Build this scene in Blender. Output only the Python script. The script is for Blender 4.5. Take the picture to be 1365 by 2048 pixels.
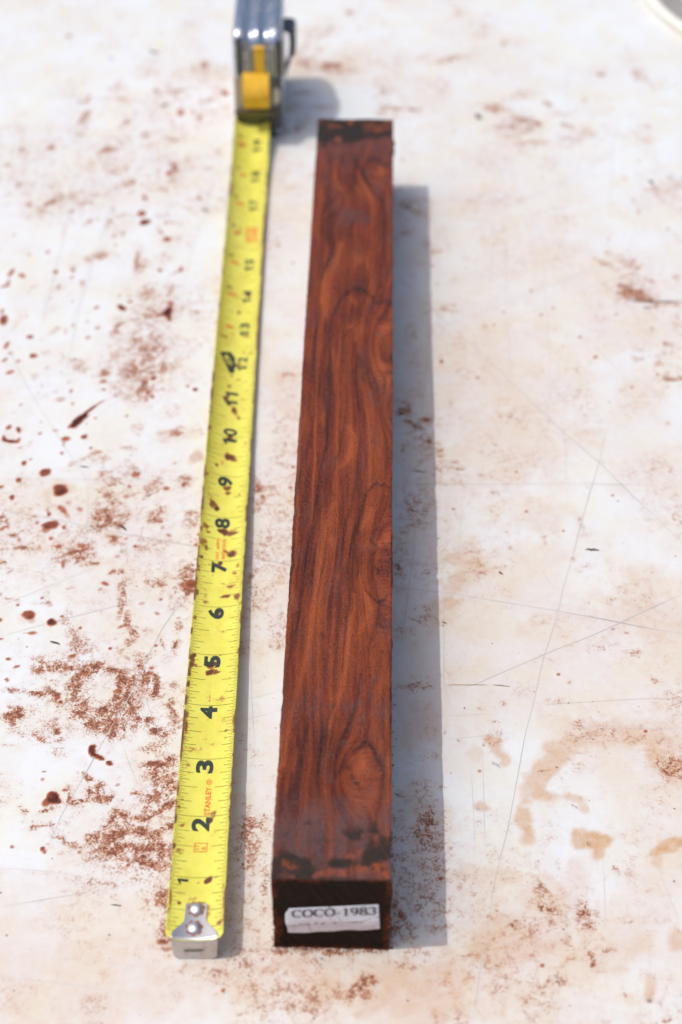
import bpy, math
import numpy as np
from mathutils import Vector, Matrix

for o in list(bpy.data.objects):
    bpy.data.objects.remove(o)
scene = bpy.context.scene
COL = scene.collection
IN = 0.0254                       # everything below is laid out in inches

# ------------------------------------------------------------------ camera
F_PX, PITCH, ROLL, CAM_H = 3396.0, 0.771006, 0.0004717, 19.5156
FWD = np.array([0, math.cos(PITCH), -math.sin(PITCH)])
_r = np.array([1.0, 0, 0]); _u = np.cross(_r, FWD)
RIGHT = math.cos(ROLL) * _r + math.sin(ROLL) * _u
UP = -math.sin(ROLL) * _r + math.cos(ROLL) * _u
EYE = np.array([0, 0, CAM_H])

cd = bpy.data.cameras.new('camera')
cam = bpy.data.objects.new('camera', cd); COL.objects.link(cam)
cam.matrix_world = Matrix(((RIGHT[0], UP[0], -FWD[0], 0), (RIGHT[1], UP[1], -FWD[1], 0),
                           (RIGHT[2], UP[2], -FWD[2], CAM_H * IN), (0, 0, 0, 1)))
cd.sensor_fit = 'VERTICAL'; cd.sensor_height = 36.0; cd.sensor_width = 24.0
cd.lens = F_PX / 2048 * 36.0
cd.clip_start = 0.01; cd.clip_end = 200
cd.dof.use_dof = True; cd.dof.focus_distance = 24.6 * IN; cd.dof.aperture_fstop = 7.4
scene.camera = cam

# ------------------------------------------------------------------ light
SUN_DIR = Vector((0.486, 0.033, -1.0)).normalized()
to_sun = -SUN_DIR
elev = math.asin(to_sun.z)
world = bpy.data.worlds.new('World'); scene.world = world; world.use_nodes = True
nt = world.node_tree
sky = nt.nodes.new('ShaderNodeTexSky'); sky.sky_type = 'NISHITA'; sky.sun_disc = False
sky.sun_elevation = elev
sky.sun_rotation = math.atan2(to_sun.x, to_sun.y)
sky.air_density = 1.0; sky.dust_density = 5.0; sky.ozone_density = 1.0
bg = nt.nodes['Background']; nt.links.new(sky.outputs[0], bg.inputs[0]); bg.inputs[1].default_value = 0.15
sd = bpy.data.lights.new('sun', 'SUN'); sd.energy = 2.0; sd.angle = math.radians(0.55); sd.color = (1.0, 0.985, 0.945)
so = bpy.data.objects.new('sun', sd); COL.objects.link(so)
so.rotation_euler = SUN_DIR.to_track_quat('-Z', 'Y').to_euler()
scene.view_settings.view_transform = 'Standard'; scene.view_settings.look = 'None'
scene.view_settings.exposure = 0.0; scene.view_settings.gamma = 1.0
scene.view_settings.use_curve_mapping = False

# ------------------------------------------------------------------ geometry of places measured on the photograph
def on_plane(x, y, p=(0, 0, 0), n=(0, 0, 1)):
    """point on a real plane that a measured photo position belongs to (inches)"""
    d = FWD + (x - 682.5) / F_PX * RIGHT - (y - 1024) / F_PX * UP
    n = np.array(n, float)
    return EYE + d * (np.dot(np.array(p, float) - EYE, n) / np.dot(d, n))

def ppi(y, z=0.0):
    P = on_plane(682, y, (0, 0, z)); depth = np.dot(P - EYE, FWD)
    Q = on_plane(682, y - 4, (0, 0, z))
    return F_PX / depth, 4.0 / max(1e-6, Q[1] - P[1])

# ------------------------------------------------------------------ helpers
def lin(r, g, b, k=1.0):
    f = lambda c: (c / 12.92 if c <= 0.04045 else ((c + 0.055) / 1.055) ** 2.4)
    return (f(r / 255) * k, f(g / 255) * k, f(b / 255) * k, 1.0)

def empty(name, label, cat, loc):
    o = bpy.data.objects.new(name, None); COL.objects.link(o)
    o.location = Vector(loc) * IN; o['label'] = label; o['category'] = cat
    o.empty_display_size = 0.01
    return o

def mesh(name, V, Fc, mat, parent=None, base=(0, 0, 0), smooth=True, kind=None, label=None, origin=None):
    """V in inches, world coordinates; base = location of the root thing"""
    me = bpy.data.meshes.new(name)
    V = np.asarray(V, np.float64).reshape(-1, 3)
    off = np.array(origin if origin is not None else base, float)
    co = ((V - off) * IN)
    if isinstance(Fc, np.ndarray) and Fc.ndim == 2 and len(Fc):
        n, k = Fc.shape
        me.vertices.add(len(co)); me.vertices.foreach_set('co', co.astype(np.float32).ravel())
        me.loops.add(n * k); me.loops.foreach_set('vertex_index', Fc.astype(np.int32).ravel())
        me.polygons.add(n)
        me.polygons.foreach_set('loop_start', np.arange(0, n * k, k, dtype=np.int32))
        me.polygons.foreach_set('loop_total', np.full(n, k, dtype=np.int32))
        me.update(calc_edges=True)
    else:
        me.from_pydata([tuple(c) for c in co], [], [tuple(int(i) for i in f) for f in Fc]); me.update()
    me.polygons.foreach_set('use_smooth', np.full(len(me.polygons), smooth))
    me.materials.append(mat)
    o = bpy.data.objects.new(name, me); COL.objects.link(o)
    if parent is not None: o.parent = parent
    elif origin is not None: o.location = Vector(off) * IN
    if kind: o['kind'] = kind
    if label: o['label'] = label
    return o

def attr(o, name, data, typ='FLOAT_COLOR'):
    a = o.data.attributes.new(name, typ, 'POINT')
    a.data.foreach_set('color' if 'COLOR' in typ else 'vector', np.asarray(data, np.float32).ravel())

def grid_faces(nr, nc, off=0, flip=False):
    i = np.arange(nr - 1)[:, None] * nc + np.arange(nc - 1)[None, :] + off
    q = np.stack([i, i + 1, i + nc + 1, i + nc], -1).reshape(-1, 4)
    return q[:, ::-1] if flip else q

def sstep(a, b, x):
    t = np.clip((x - a) / (b - a), 0, 1); return t * t * (3 - 2 * t)

def vnoise(x, y, seed):
    rs = np.random.RandomState(seed); T = rs.rand(257, 257)
    xi = np.floor(x).astype(int); yi = np.floor(y).astype(int)
    fx = x - xi; fy = y - yi; fx = fx * fx * (3 - 2 * fx); fy = fy * fy * (3 - 2 * fy)
    xi %= 256; yi %= 256
    a = T[yi, xi]; b = T[yi, xi + 1]; c = T[yi + 1, xi]; d = T[yi + 1, xi + 1]
    return (a * (1 - fx) + b * fx) * (1 - fy) + (c * (1 - fx) + d * fx) * fy

def fbm(x, y, seed, octs=4):
    s = 0; a = 1.0; t = 0
    for k in range(octs):
        s = s + a * vnoise(x * 2 ** k + 13.7 * k, y * 2 ** k + 7.1 * k, seed + k); t += a; a *= .5
    return s / t

def nodes(name, rough=.5, metal=0.0, spec=.5):
    m = bpy.data.materials.new(name); m.use_nodes = True
    b = m.node_tree.nodes['Principled BSDF']
    b.inputs['Roughness'].default_value = rough; b.inputs['Metallic'].default_value = metal
    b.inputs['Specular IOR Level'].default_value = spec
    return m, m.node_tree.nodes, m.node_tree.links, b

def nd(N, typ, **kw):
    n = N.new(typ)
    for k, v in kw.items():
        if k.startswith('i_'): n.inputs[k[2:].replace('_', ' ')].default_value = v
        else: setattr(n, k, v)
    return n

def noise_node(N, L, vec, scale, detail=4, rough=.55, dist=0.0):
    n = nd(N, 'ShaderNodeTexNoise', i_Scale=scale, i_Detail=detail, i_Roughness=rough, i_Distortion=dist)
    L.new(vec, n.inputs['Vector']); return n.outputs['Fac']

def math_node(N, L, op, a, b=None, clamp=False):
    n = N.new('ShaderNodeMath'); n.operation = op; n.use_clamp = clamp
    for i, v in enumerate((a, b)):
        if v is None: continue
        if isinstance(v, (int, float)): n.inputs[i].default_value = v
        else: L.new(v, n.inputs[i])
    return n.outputs[0]

def ramp01(N, L, fac, lo, hi, tlo=0.0, thi=1.0):
    n = N.new('ShaderNodeMapRange'); n.interpolation_type = 'SMOOTHSTEP'
    L.new(fac, n.inputs['Value'])
    for k, v in zip(('From Min', 'From Max', 'To Min', 'To Max'), (lo, hi, tlo, thi)):
        if isinstance(v, (int, float)): n.inputs[k].default_value = v
        else: L.new(v, n.inputs[k])
    return n.outputs[0]

def mixc(N, L, fac, a, b, mode='MIX'):
    n = N.new('ShaderNodeMix'); n.data_type = 'RGBA'; n.blend_type = mode; n.clamp_factor = True
    for s, v in ((n.inputs[0], fac), (n.inputs[6], a), (n.inputs[7], b)):
        if isinstance(v, (int, float, tuple)): s.default_value = v
        else: L.new(v, s)
    return n.outputs[2]

def objvec(N, scale=(1, 1, 1)):
    t = N.new('ShaderNodeTexCoord'); mp = N.new('ShaderNodeMapping')
    mp.inputs['Scale'].default_value = tuple(s / IN for s in scale)    # object coords in inches
    N.id_data.links.new(t.outputs['Object'], mp.inputs['Vector'])
    return mp.outputs[0]

def bump(N, L, b, h, strength, dist=0.001):
    n = nd(N, 'ShaderNodeBump', i_Strength=strength, i_Distance=dist)
    L.new(h, n.inputs['Height']); L.new(n.outputs[0], b.inputs['Normal'])

# ------------------------------------------------------------------ stains: (x, y, rx, ry, angle, amount)
# measured on enlarged crops: base x, base y, enlargement
def from_crop(bx, by, sc, items):
    return [(bx + x / sc, by + y / sc, rx / sc, ry / sc, a, d) for x, y, rx, ry, a, d in items]

SMEAR = []      # dusty, speckled red-brown
SMEAR += from_crop(0, 0, 2.844, [
 (1050,130,60,40,20,.22),(1110,260,90,40,30,.25),(1150,370,30,30,0,.4),(670,500,60,40,-15,.42),(650,560,80,22,0,.35),(470,578,45,12,0,.5),
 (410,530,30,25,0,.25),(485,665,40,14,-20,.62),(470,690,40,12,0,.62),(500,640,40,10,-20,.5),(720,700,28,30,40,.4),(1000,515,90,14,0,.25),
 (1190,570,60,30,0,.3),(110,650,40,12,-20,.3),(50,715,60,10,-20,.25),(120,850,22,20,30,.5),(620,850,60,20,-10,.3),(820,770,35,25,0,.35),
 (980,790,50,12,20,.55),(1140,670,26,30,50,.35),(1245,855,26,20,0,.35),(640,980,50,30,-30,.3),(720,940,16,30,0,.35),(720,1040,50,30,-20,.35),
 (990,960,20,45,20,.45),(930,1080,50,16,10,.4),(315,1145,55,30,0,.6),(120,1045,30,12,0,.3),(45,1110,40,12,-20,.4),(500,1160,40,16,-20,.4),
 (415,1200,22,14,10,.55),(500,1260,30,14,-30,.5),(820,1130,12,40,0,.5),(610,1290,22,60,10,.3),(650,1340,16,40,0,.45),(360,1330,14,60,0,.2),
 (900,1300,16,45,10,.45),(980,1270,80,12,10,.5),(950,1240,14,40,20,.35),(1135,1130,30,25,0,.3),(700,1330,40,20,-30,.35),(950,1365,50,25,0,.4)])
SMEAR += from_crop(0, 500, 3.25, [
 (640,45,110,26,-14,.62),(470,110,60,12,-14,.35),(890,80,18,90,0,.6),(930,120,60,80,0,.3),(1060,60,60,90,0,.25),(540,215,40,30,30,.5),
 (380,240,20,26,0,.6),(215,245,40,22,-20,.35),(330,290,14,60,0,.25),(345,525,60,28,-20,.42),(780,480,50,26,-30,.68),(745,540,26,40,30,.5),
 (110,480,16,70,20,.3),(480,720,120,40,25,.34),(300,670,50,20,0,.4),(310,770,40,16,0,.3),(520,770,60,40,0,.28),(430,690,50,20,0,.3),
 (920,620,70,60,0,.42),(860,780,60,80,0,.42),(920,900,90,90,0,.45),(960,290,50,60,0,.25),(780,700,60,70,0,.25),(770,920,30,60,0,.35),
 (1150,1050,90,40,-20,.36),(1120,1205,90,40,-8,.55),(1280,1180,90,30,0,.22),(890,1170,70,50,0,.38),(680,790,35,30,0,.45),(680,905,28,20,0,.3),
 (640,1340,110,50,-10,.42),(850,1290,90,18,5,.5),(480,1400,70,36,-20,.5),(760,1470,130,60,10,.32),(880,1460,45,22,10,.7),(1210,1510,50,70,10,.5),
 (700,1540,90,80,0,.42),(930,1560,130,70,0,.3),(1030,1500,60,80,0,.25),(340,390,30,20,0,.2),(200,1250,20,40,20,.3),(270,890,16,50,10,.2),
 (340,930,80,14,-20,.25),(1000,400,60,60,0,.28),(1110,250,20,60,10,.4),(1140,150,70,14,-35,.5)])
SMEAR += from_crop(0, 900, 3.25, [
 (740,440,120,70,0,.42),(640,480,70,60,0,.42),(1030,400,60,70,0,.42),(1010,460,70,16,8,.7),(700,250,60,90,0,.42),(740,330,70,60,0,.4),
 (1240,440,50,80,0,.42),(560,650,90,60,-10,.48),(600,740,55,18,0,.8),(470,670,70,20,-25,.4),(740,790,60,40,0,.52),(800,900,40,120,0,.4),
 (780,1040,24,80,0,.5),(835,1120,36,70,-25,.85),(850,1220,60,60,0,.5),(1040,870,80,40,0,.45),(960,860,20,40,0,.55),(740,580,42,40,0,.6),
 (430,1080,40,90,0,.32),(510,1230,90,90,0,.42),(330,1410,130,50,5,.5),(240,1400,60,60,0,.3),(430,1420,50,30,0,.6),(540,1440,50,20,-40,.95),
 (620,1405,80,20,-4,.95),(720,1430,70,14,20,.85),(790,1470,40,16,30,.8),(505,1480,30,34,0,1.0),(500,1560,30,60,0,.6),(780,1560,34,90,0,.75),
 (820,1615,45,16,0,1.0),(930,1410,45,22,45,.95),(980,1460,60,20,20,.8),(1020,1530,22,90,-5,.7),(1140,1540,40,40,0,.4),(860,1500,60,60,0,.45),
 (1140,1270,16,60,10,.75),(1060,1260,12,60,-20,.6),(1160,1150,30,40,0,.35),(960,1340,60,50,0,.4),(100,1560,100,26,4,.55),(240,1585,70,16,10,.8),
 (360,1600,60,30,20,.7),(310,1000,34,30,0,.6),(250,995,60,8,5,.4),(440,900,50,14,-8,.5),(290,870,30,50,0,.2),(60,970,80,7,8,.5),
 (1210,860,60,30,-20,1.0),(1230,900,40,26,0,1.0),(1220,800,70,50,0,.5),(10,440,16,50,0,.5),(45,470,12,45,-20,.6),(90,550,34,22,0,.5),
 (140,635,70,12,0,.65),(20,730,40,10,0,.45),(60,795,24,8,-30,.5),(0,865,24,14,0,.5),(320,390,18,40,0,.4)])
SMEAR += from_crop(0, 1350, 3.25, [
 (90,255,75,60,-12,.95),(40,280,50,40,0,.8),(90,100,100,18,4,.55),(250,120,60,14,12,.85),(370,150,50,26,20,.8),(380,360,40,30,0,.6),
 (260,420,90,20,25,.5),(390,430,30,24,0,.6),(380,510,90,40,40,.42),(520,220,50,90,30,.55),(680,230,50,40,30,.8),(600,300,110,50,35,.52),
 (720,330,90,40,30,.55),(780,390,70,60,0,.42),(780,60,40,80,-20,.7),(820,160,55,22,20,1.0),(860,230,40,60,-30,.85),(900,320,50,50,0,.55),
 (970,295,34,22,0,1.0),(1010,375,52,44,0,1.0),(1040,410,70,60,0,.5),(940,30,40,50,0,.6),(1020,60,24,90,0,.65),(1130,200,60,90,0,.4),
 (1150,330,60,70,0,.4),(990,580,75,28,0,1.0),(1000,600,110,60,0,.6),(950,480,90,40,0,.42),(1080,690,110,90,0,.45),(1120,560,60,60,0,.4),
 (560,660,60,30,40,.85),(620,720,90,50,20,.72),(640,780,110,40,0,.7),(520,820,110,20,-10,.75),(700,800,60,26,-20,.8),(430,750,24,14,-40,.8),
 (445,790,14,45,0,.8),(300,880,70,10,-10,.8),(165,880,40,14,25,.85),(135,848,16,8,0,.8),(210,985,22,10,0,.9),(300,975,100,8,-5,.7),
 (220,950,100,24,0,.3),(800,920,55,26,28,1.0),(880,930,60,12,0,.85),(960,930,60,14,-20,.8),(880,770,50,16,0,.7),(780,1020,80,40,0,.72),
 (900,1010,60,40,0,.8),(1000,1040,110,60,0,.72),(1090,980,70,26,-10,.85),(700,1080,100,60,20,.62),(600,1090,110,50,20,.58),(480,1110,100,30,20,.5),
 (400,1060,50,18,10,.42),(820,1120,110,60,0,.66),(960,1150,110,60,0,.66),(930,1210,60,24,30,.9),(1050,1130,90,70,0,.7),(1080,860,70,26,-40,.8),
 (1030,890,60,20,-20,.7),(960,850,60,50,0,.55),(1000,780,90,60,0,.5),(720,900,60,60,0,.55),(720,970,60,60,0,.5),(1060,1230,90,40,0,.6),
 (800,1200,120,24,10,.4),(740,1250,110,12,5,.3),(50,455,60,14,0,.25),(600,1340,300,26,6,.2),(250,1290,260,20,5,.2),(1050,1420,90,60,0,.25),
 (1040,1490,40,40,0,.45),(900,1310,60,30,0,.35),(585,1330,10,30,0,.3),(400,1160,40,20,0,.35)])
SMEAR += from_crop(865, 0, 2.73, [
 (130,30,70,20,40,.4),(155,70,26,24,0,.45),(80,20,40,14,20,.35),(305,75,26,12,0,.45),(290,140,26,14,0,.4),(210,130,22,14,0,.35),(260,195,70,20,0,.3),
 (385,240,26,18,-60,.5),(465,230,26,14,0,.35),(690,95,30,30,0,.28),(400,110,50,22,0,.2),(1130,400,70,48,-10,.34),(1115,430,26,10,0,.4),
 (920,408,34,12,0,.95),(110,320,100,16,-10,.5),(40,340,80,14,0,.4),(60,500,80,30,-20,.2),(330,590,60,26,-10,.65),(390,600,60,18,0,.55),
 (500,520,130,26,-8,.35),(620,565,40,18,20,.75),(490,655,40,16,0,.85),(570,670,50,18,0,1.0),(540,640,30,14,40,.6),(430,690,70,26,0,.5),
 (740,690,60,18,14,.7),(700,620,110,26,0,.3),(480,700,170,60,0,.32),(820,740,140,50,0,.32),(570,780,90,14,0,.5),(450,790,170,14,0,.25),
 (820,545,36,16,0,.4),(930,610,90,30,0,.3),(1090,740,140,60,0,.28),(1150,690,70,14,-10,.4),(1130,770,60,16,10,.4),(1270,560,36,12,10,.35),
 (1240,690,60,30,0,.3),(760,755,50,20,0,.4),(1050,978,36,12,0,.5),(1200,1045,70,36,0,.45),(1160,1110,110,60,0,.35),(1120,1155,36,14,0,.5),
 (1330,1030,60,60,0,.35),(1240,960,90,60,0,.25),(765,1182,24,10,0,.5),(1310,1280,30,12,10,.5),(1350,1310,30,16,30,.5),(960,1450,60,20,30,.5),
 (900,1420,40,12,20,.4),(60,1310,110,80,0,.25),(30,1370,40,16,0,.5),(1050,1340,110,90,0,.18),(1130,1450,110,30,10,.25),(190,1410,20,14,0,.4),
 (160,940,110,40,0,.18),(1010,1180,50,30,0,.2),(920,940,70,50,0,.15),(240,1100,200,14,0,.2)])
SMEAR += from_crop(865, 500, 2.73, [
 (1050,60,120,60,20,.3),(960,90,60,30,40,.4),(1035,205,36,26,0,.75),(1100,240,80,30,10,.72),(1150,265,70,22,0,.75),(1280,290,90,18,0,.7),
 (1210,170,90,20,0,.35),(1340,150,30,14,-20,.6),(1080,140,70,30,0,.3),(1340,390,40,90,0,.35),(935,375,26,20,20,.4),(1330,690,60,40,20,.6),
 (1240,620,50,40,40,.35),(1110,585,50,22,10,.35),(1275,510,24,14,0,.4),(1020,765,24,16,0,.4),(1210,660,20,14,0,.3),(290,415,24,8,-5,.9),
 (55,605,14,17,0,1.0),(80,320,60,30,-20,.35),(150,480,70,40,0,.2),(105,840,16,16,0,.45),(790,660,14,34,15,.4),(780,770,70,10,-10,.3),
 (1290,950,26,14,-20,.5),(40,1090,30,60,0,.6),(90,1170,80,50,0,.4),(130,1195,60,12,0,.5),(420,900,30,14,0,.35),(370,915,14,18,0,.3),
 (1240,1180,110,50,0,.3),(800,780,140,90,0,.14),(220,670,80,50,0,.14),(330,1320,24,12,0,.35),(600,200,16,14,0,.3),(920,1160,30,24,0,.3),
 (130,160,60,16,0,.35),(20,185,26,12,0,.5),(190,50,24,14,0,.3)])
SMEAR += from_crop(865, 1000, 2.73, [
 (250,350,150,90,-20,.3),(280,395,30,18,0,.5),(430,265,26,14,0,.5),(560,120,260,140,0,.22),(620,220,40,50,0,.4),(850,170,60,60,0,.38),
 (805,105,14,16,0,.9),(765,325,26,22,0,.55),(830,380,90,40,0,.38),(1030,510,30,16,20,.6),(970,550,60,30,0,.4),(1180,560,170,160,0,.27),
 (930,800,100,50,0,.36),(940,800,70,6,0,.5),(960,820,70,5,0,.5),(1100,840,60,26,10,.5),(1210,770,50,22,-15,.45),(1125,855,24,12,0,.65),
 (1060,725,18,10,0,.6),(985,707,16,8,0,.7),(1220,990,40,26,0,.6),(1300,1100,90,60,0,.36),(1130,1160,60,20,20,.42),(600,650,80,40,0,.32),
 (520,700,160,26,-20,.2),(640,865,12,10,0,.7),(745,997,10,8,0,.9),(800,1210,10,9,0,.9),(700,1100,90,24,0,.32),(1050,1290,400,60,0,.27),
 (780,1300,120,90,0,.28),(340,1330,60,70,20,.4),(950,620,300,160,0,.2),(1350,100,60,120,0,.3),(90,960,60,60,0,.25),(400,1120,40,20,0,.35),
 (500,1030,60,50,0,.2),(250,1140,60,16,0,.25),(350,1210,30,12,0,.35),(1330,1190,80,50,0,.4),(780,640,90,60,0,.15)])
SMEAR += from_crop(865, 1450, 2.73, [
 (590,1000,16,14,0,.8),(640,1010,50,20,0,.6),(600,880,60,30,35,.42),(650,960,140,80,10,.3),(840,1040,70,60,20,.72),(860,1092,44,12,0,1.0),
 (830,980,26,60,0,.55),(720,1200,50,60,30,.4),(430,1150,220,110,0,.3),(350,1300,180,90,0,.28),(870,1270,20,50,-15,.85),(880,1310,18,30,0,.7),
 (950,1240,20,30,0,.45),(700,1370,60,50,0,.5),(640,1390,30,20,0,.5),(760,1275,26,12,0,.5),(545,1260,16,12,0,.6),(390,1430,60,24,10,.42),
 (340,1330,60,26,0,.4),(350,1020,26,14,0,.6),(450,1065,26,16,-30,.7),(432,1090,12,14,0,.9),(300,1045,18,10,0,.95),(145,1050,12,10,0,.6),
 (200,1255,120,16,0,.4),(60,1400,120,130,0,.2),(1320,235,120,60,0,.5),(1280,200,80,60,0,.45),(1190,150,40,30,0,.3),(1050,40,300,60,0,.3),
 (995,780,14,11,0,1.0),(1160,972,8,8,0,.8),(1290,1615,26,8,-15,.8),(1350,1595,40,6,-15,.6),(1250,1625,60,5,-15,.5),(1048,1472,20,9,30,.6),
 (840,405,60,16,20,.3),(700,820,60,60,0,.14),(1000,500,50,40,0,.1),(1065,1080,60,10,0,.45),(1170,890,26,10,0,.35),(1190,1260,26,14,0,.35),
 (600,1500,150,120,0,.2),(120,1600,160,60,0,.25),(640,1620,30,6,0,.4),(500,720,60,40,0,.22),(300,950,150,60,0,.14),(600,250,26,12,0,.5),
 (1120,75,260,30,0,.25),(700,1100,120,50,0,.3)])
SMEAR += [(620,105,50,26,-10,.32),(600,122,36,20,0,.35),(665,129,24,8,0,.95),(640,135,70,16,0,.45),(645,70,34,6,-35,.35),(703,26,12,8,0,.6),(750,60,60,40,0,.1),
 (710,120,60,26,0,.2),(840,114,14,5,0,.45),(905,118,50,8,-8,.45),(800,218,40,8,0,.4),(827,219,18,4,0,.75),(790,190,60,26,20,.2),(905,75,50,30,0,.1),
 (610,185,34,7,0,.4),(640,215,26,8,0,.35),(600,250,30,12,0,.35),(525,420,12,10,0,.12),(600,330,30,12,0,.2),(690,140,60,5,0,.4),
 (575,760,30,26,0,.3),(575,790,18,12,0,.3),(560,830,40,60,0,.15),(555,900,30,40,0,.15),(520,1010,10,26,10,.55),(515,975,7,10,0,.6),(505,1165,12,40,0,.2),
 (530,1060,20,60,0,.1),(560,1300,20,10,0,.12),(520,1500,40,90,0,.12),(500,1500,30,60,0,.15),(520,1655,26,14,20,.35),(527,1632,12,10,0,.5),(495,1640,12,40,0,.3),
 (500,1600,18,18,0,.2),(495,1700,20,60,0,.2),(530,1760,10,60,0,.35),(325,1885,16,10,-10,.8),(335,1898,14,8,0,.6),(330,1875,26,22,0,.35),
 (440,1950,120,30,0,.2),(560,1990,160,40,0,.22),(240,1900,200,40,0,.1),(430,1945,20,10,0,.35),(720,1975,36,20,-30,.8),(700,1990,40,14,10,.5),
 (735,1950,20,20,0,.45),(660,2010,90,30,0,.22),(800,1930,60,12,0,.4),(830,1905,40,10,0,.5),(560,1905,40,8,0,.4),(700,1906,90,6,0,.55),(120,1990,200,40,0,.1),
 (845,905,14,60,0,.2),(830,850,26,8,25,.6),(845,838,20,5,0,.6),(808,822,14,9,20,.6),(806,898,8,8,0,.7),(862,890,16,30,0,.4),(825,1015,26,20,0,.22),
 (795,1140,10,20,0,.45),(860,1140,40,30,0,.25),(845,1235,40,20,20,.35),(800,1265,20,30,0,.3),(830,1370,40,14,0,.4),(840,1600,40,60,0,.35),(850,1660,30,60,0,.4),
 (800,1700,26,60,0,.25),(810,1860,60,40,0,.45),(795,1840,14,60,0,.5),(868,1830,40,60,0,.3),(840,1500,50,60,0,.2),(830,400,40,14,0,.35),(815,415,10,8,0,.6),
 (845,430,18,8,0,.55),(815,465,22,8,0,.4),(855,490,16,30,0,.35),(600,230,60,40,0,.12),(640,245,20,6,0,.4),(590,215,30,6,0,.35),(310,720,30,50,0,.35)]

DROP = []       # dark wet drops, slightly raised
DROP += from_crop(0, 0, 2.844, [(805,1215,28,20,10,.75),(825,1265,36,17,-10,1.0),(290,838,20,14,0,.7),(392,205,22,11,-15,.55),(635,332,20,10,0,.4),
 (575,255,18,9,-10,.3),(1030,640,24,26,-40,.6),(1105,640,14,12,0,.45),(1280,530,26,16,20,.7),(890,518,26,14,10,.5),(960,985,16,18,0,.7),
 (45,940,20,14,0,.45),(350,32,18,10,0,.3),(952,1362,26,14,10,.8),(455,762,18,14,0,.3)])
DROP += from_crop(0, 500, 3.25, [(25,455,30,38,-20,.85),(15,400,16,20,0,.6),(75,148,16,34,28,.75),(35,235,42,10,-14,.6),(55,210,12,24,20,.6),
 (190,30,14,14,0,.4),(195,566,28,15,0,.7),(45,620,16,30,25,.65),(208,690,16,20,-10,.6),(68,795,32,13,-18,.7),(225,825,34,32,0,.28),
 (790,378,36,17,25,1.0),(848,335,24,9,-5,.7),(637,507,22,13,0,.5),(428,542,12,10,0,.4),(1090,405,44,30,-35,1.0),(1102,435,18,36,0,1.0),
 (1110,350,26,16,0,.7),(1050,420,50,12,-20,.8),(1178,128,18,24,0,.6),(672,856,28,14,-10,.65),(395,970,36,20,0,.4),(462,918,16,14,-40,.6),
 (475,1000,12,14,-50,.55),(450,858,22,18,0,.3),(522,1100,62,26,-42,1.0),(500,1125,44,26,-42,1.0),(470,1145,34,16,-20,.75),(580,1045,60,11,-36,.95),
 (640,1000,62,5,-30,.7),(565,1132,12,7,0,.5),(70,1245,62,12,6,1.0),(28,1228,14,26,-25,.9),(122,1170,14,26,-35,.95),(120,1238,14,20,20,.7),
 (430,1228,34,18,0,.7),(415,1260,14,24,0,.45),(548,1216,24,17,0,.9),(405,1322,18,13,20,.6),(158,1386,18,20,0,.8),(293,1448,38,27,-8,.9),
 (122,1498,21,19,0,.8),(392,1562,54,45,0,1.0),(80,1608,20,16,30,.7),(1268,908,19,13,0,1.0),(1000,835,22,14,-20,1.0),(1058,660,10,14,0,.5),
 (1000,880,10,8,0,.8),(960,930,16,12,0,.8),(990,955,16,12,30,.8),(950,975,12,9,0,.7),(1280,1345,46,42,0,.34),(88,1058,20,9,0,.3)])
DROP += from_crop(0, 900, 3.25, [(80,310,18,22,-20,.7),(104,350,10,14,-20,.4),(450,343,22,17,0,.4),(405,385,44,22,38,.66),(435,425,30,18,40,.45),
 (520,385,27,18,25,.5),(332,490,58,34,-10,.85),(300,520,30,26,-20,.55),(318,420,14,16,0,.85),(243,474,17,15,0,.55),(418,503,15,16,0,.7),
 (333,576,17,16,0,.65),(382,627,25,17,-10,.7),(412,742,17,32,-8,.65),(125,585,16,16,0,.5),(185,1072,44,32,15,.85),(205,1105,34,26,40,.35),
 (335,1120,37,28,0,1.0),(5,1107,12,14,0,.9),(212,1190,36,13,0,.65),(170,1190,26,5,0,.4),(110,1410,27,13,-20,.65),(1238,875,44,34,0,.9),
 (523,1158,14,9,0,.9),(478,1092,8,6,0,.7),(718,1292,16,10,0,.8),(880,165,26,16,10,.6),(840,235,18,8,40,.7),(880,628,14,14,0,.8)])
DROP += from_crop(0, 1350, 3.25, [(600,495,26,44,-18,1.0),(640,535,52,18,24,1.0),(712,575,26,17,20,1.0),(615,462,18,9,0,.8),(340,800,44,42,10,1.0),
 (372,820,34,22,10,1.0),(300,830,34,28,-20,.8),(420,748,14,10,0,.9),(448,805,14,22,0,.8),(278,1133,22,19,0,.85),(292,1155,14,16,0,.7),
 (310,1102,14,6,0,.5),(370,150,14,14,0,.9),(395,178,16,12,0,.9),(25,258,12,12,0,.5),(430,158,10,12,0,.6)])
DROP += from_crop(500, 1600, 3.102, [(1040,920,34,9,0,.5),(83,988,12,10,0,.7)])

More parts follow.
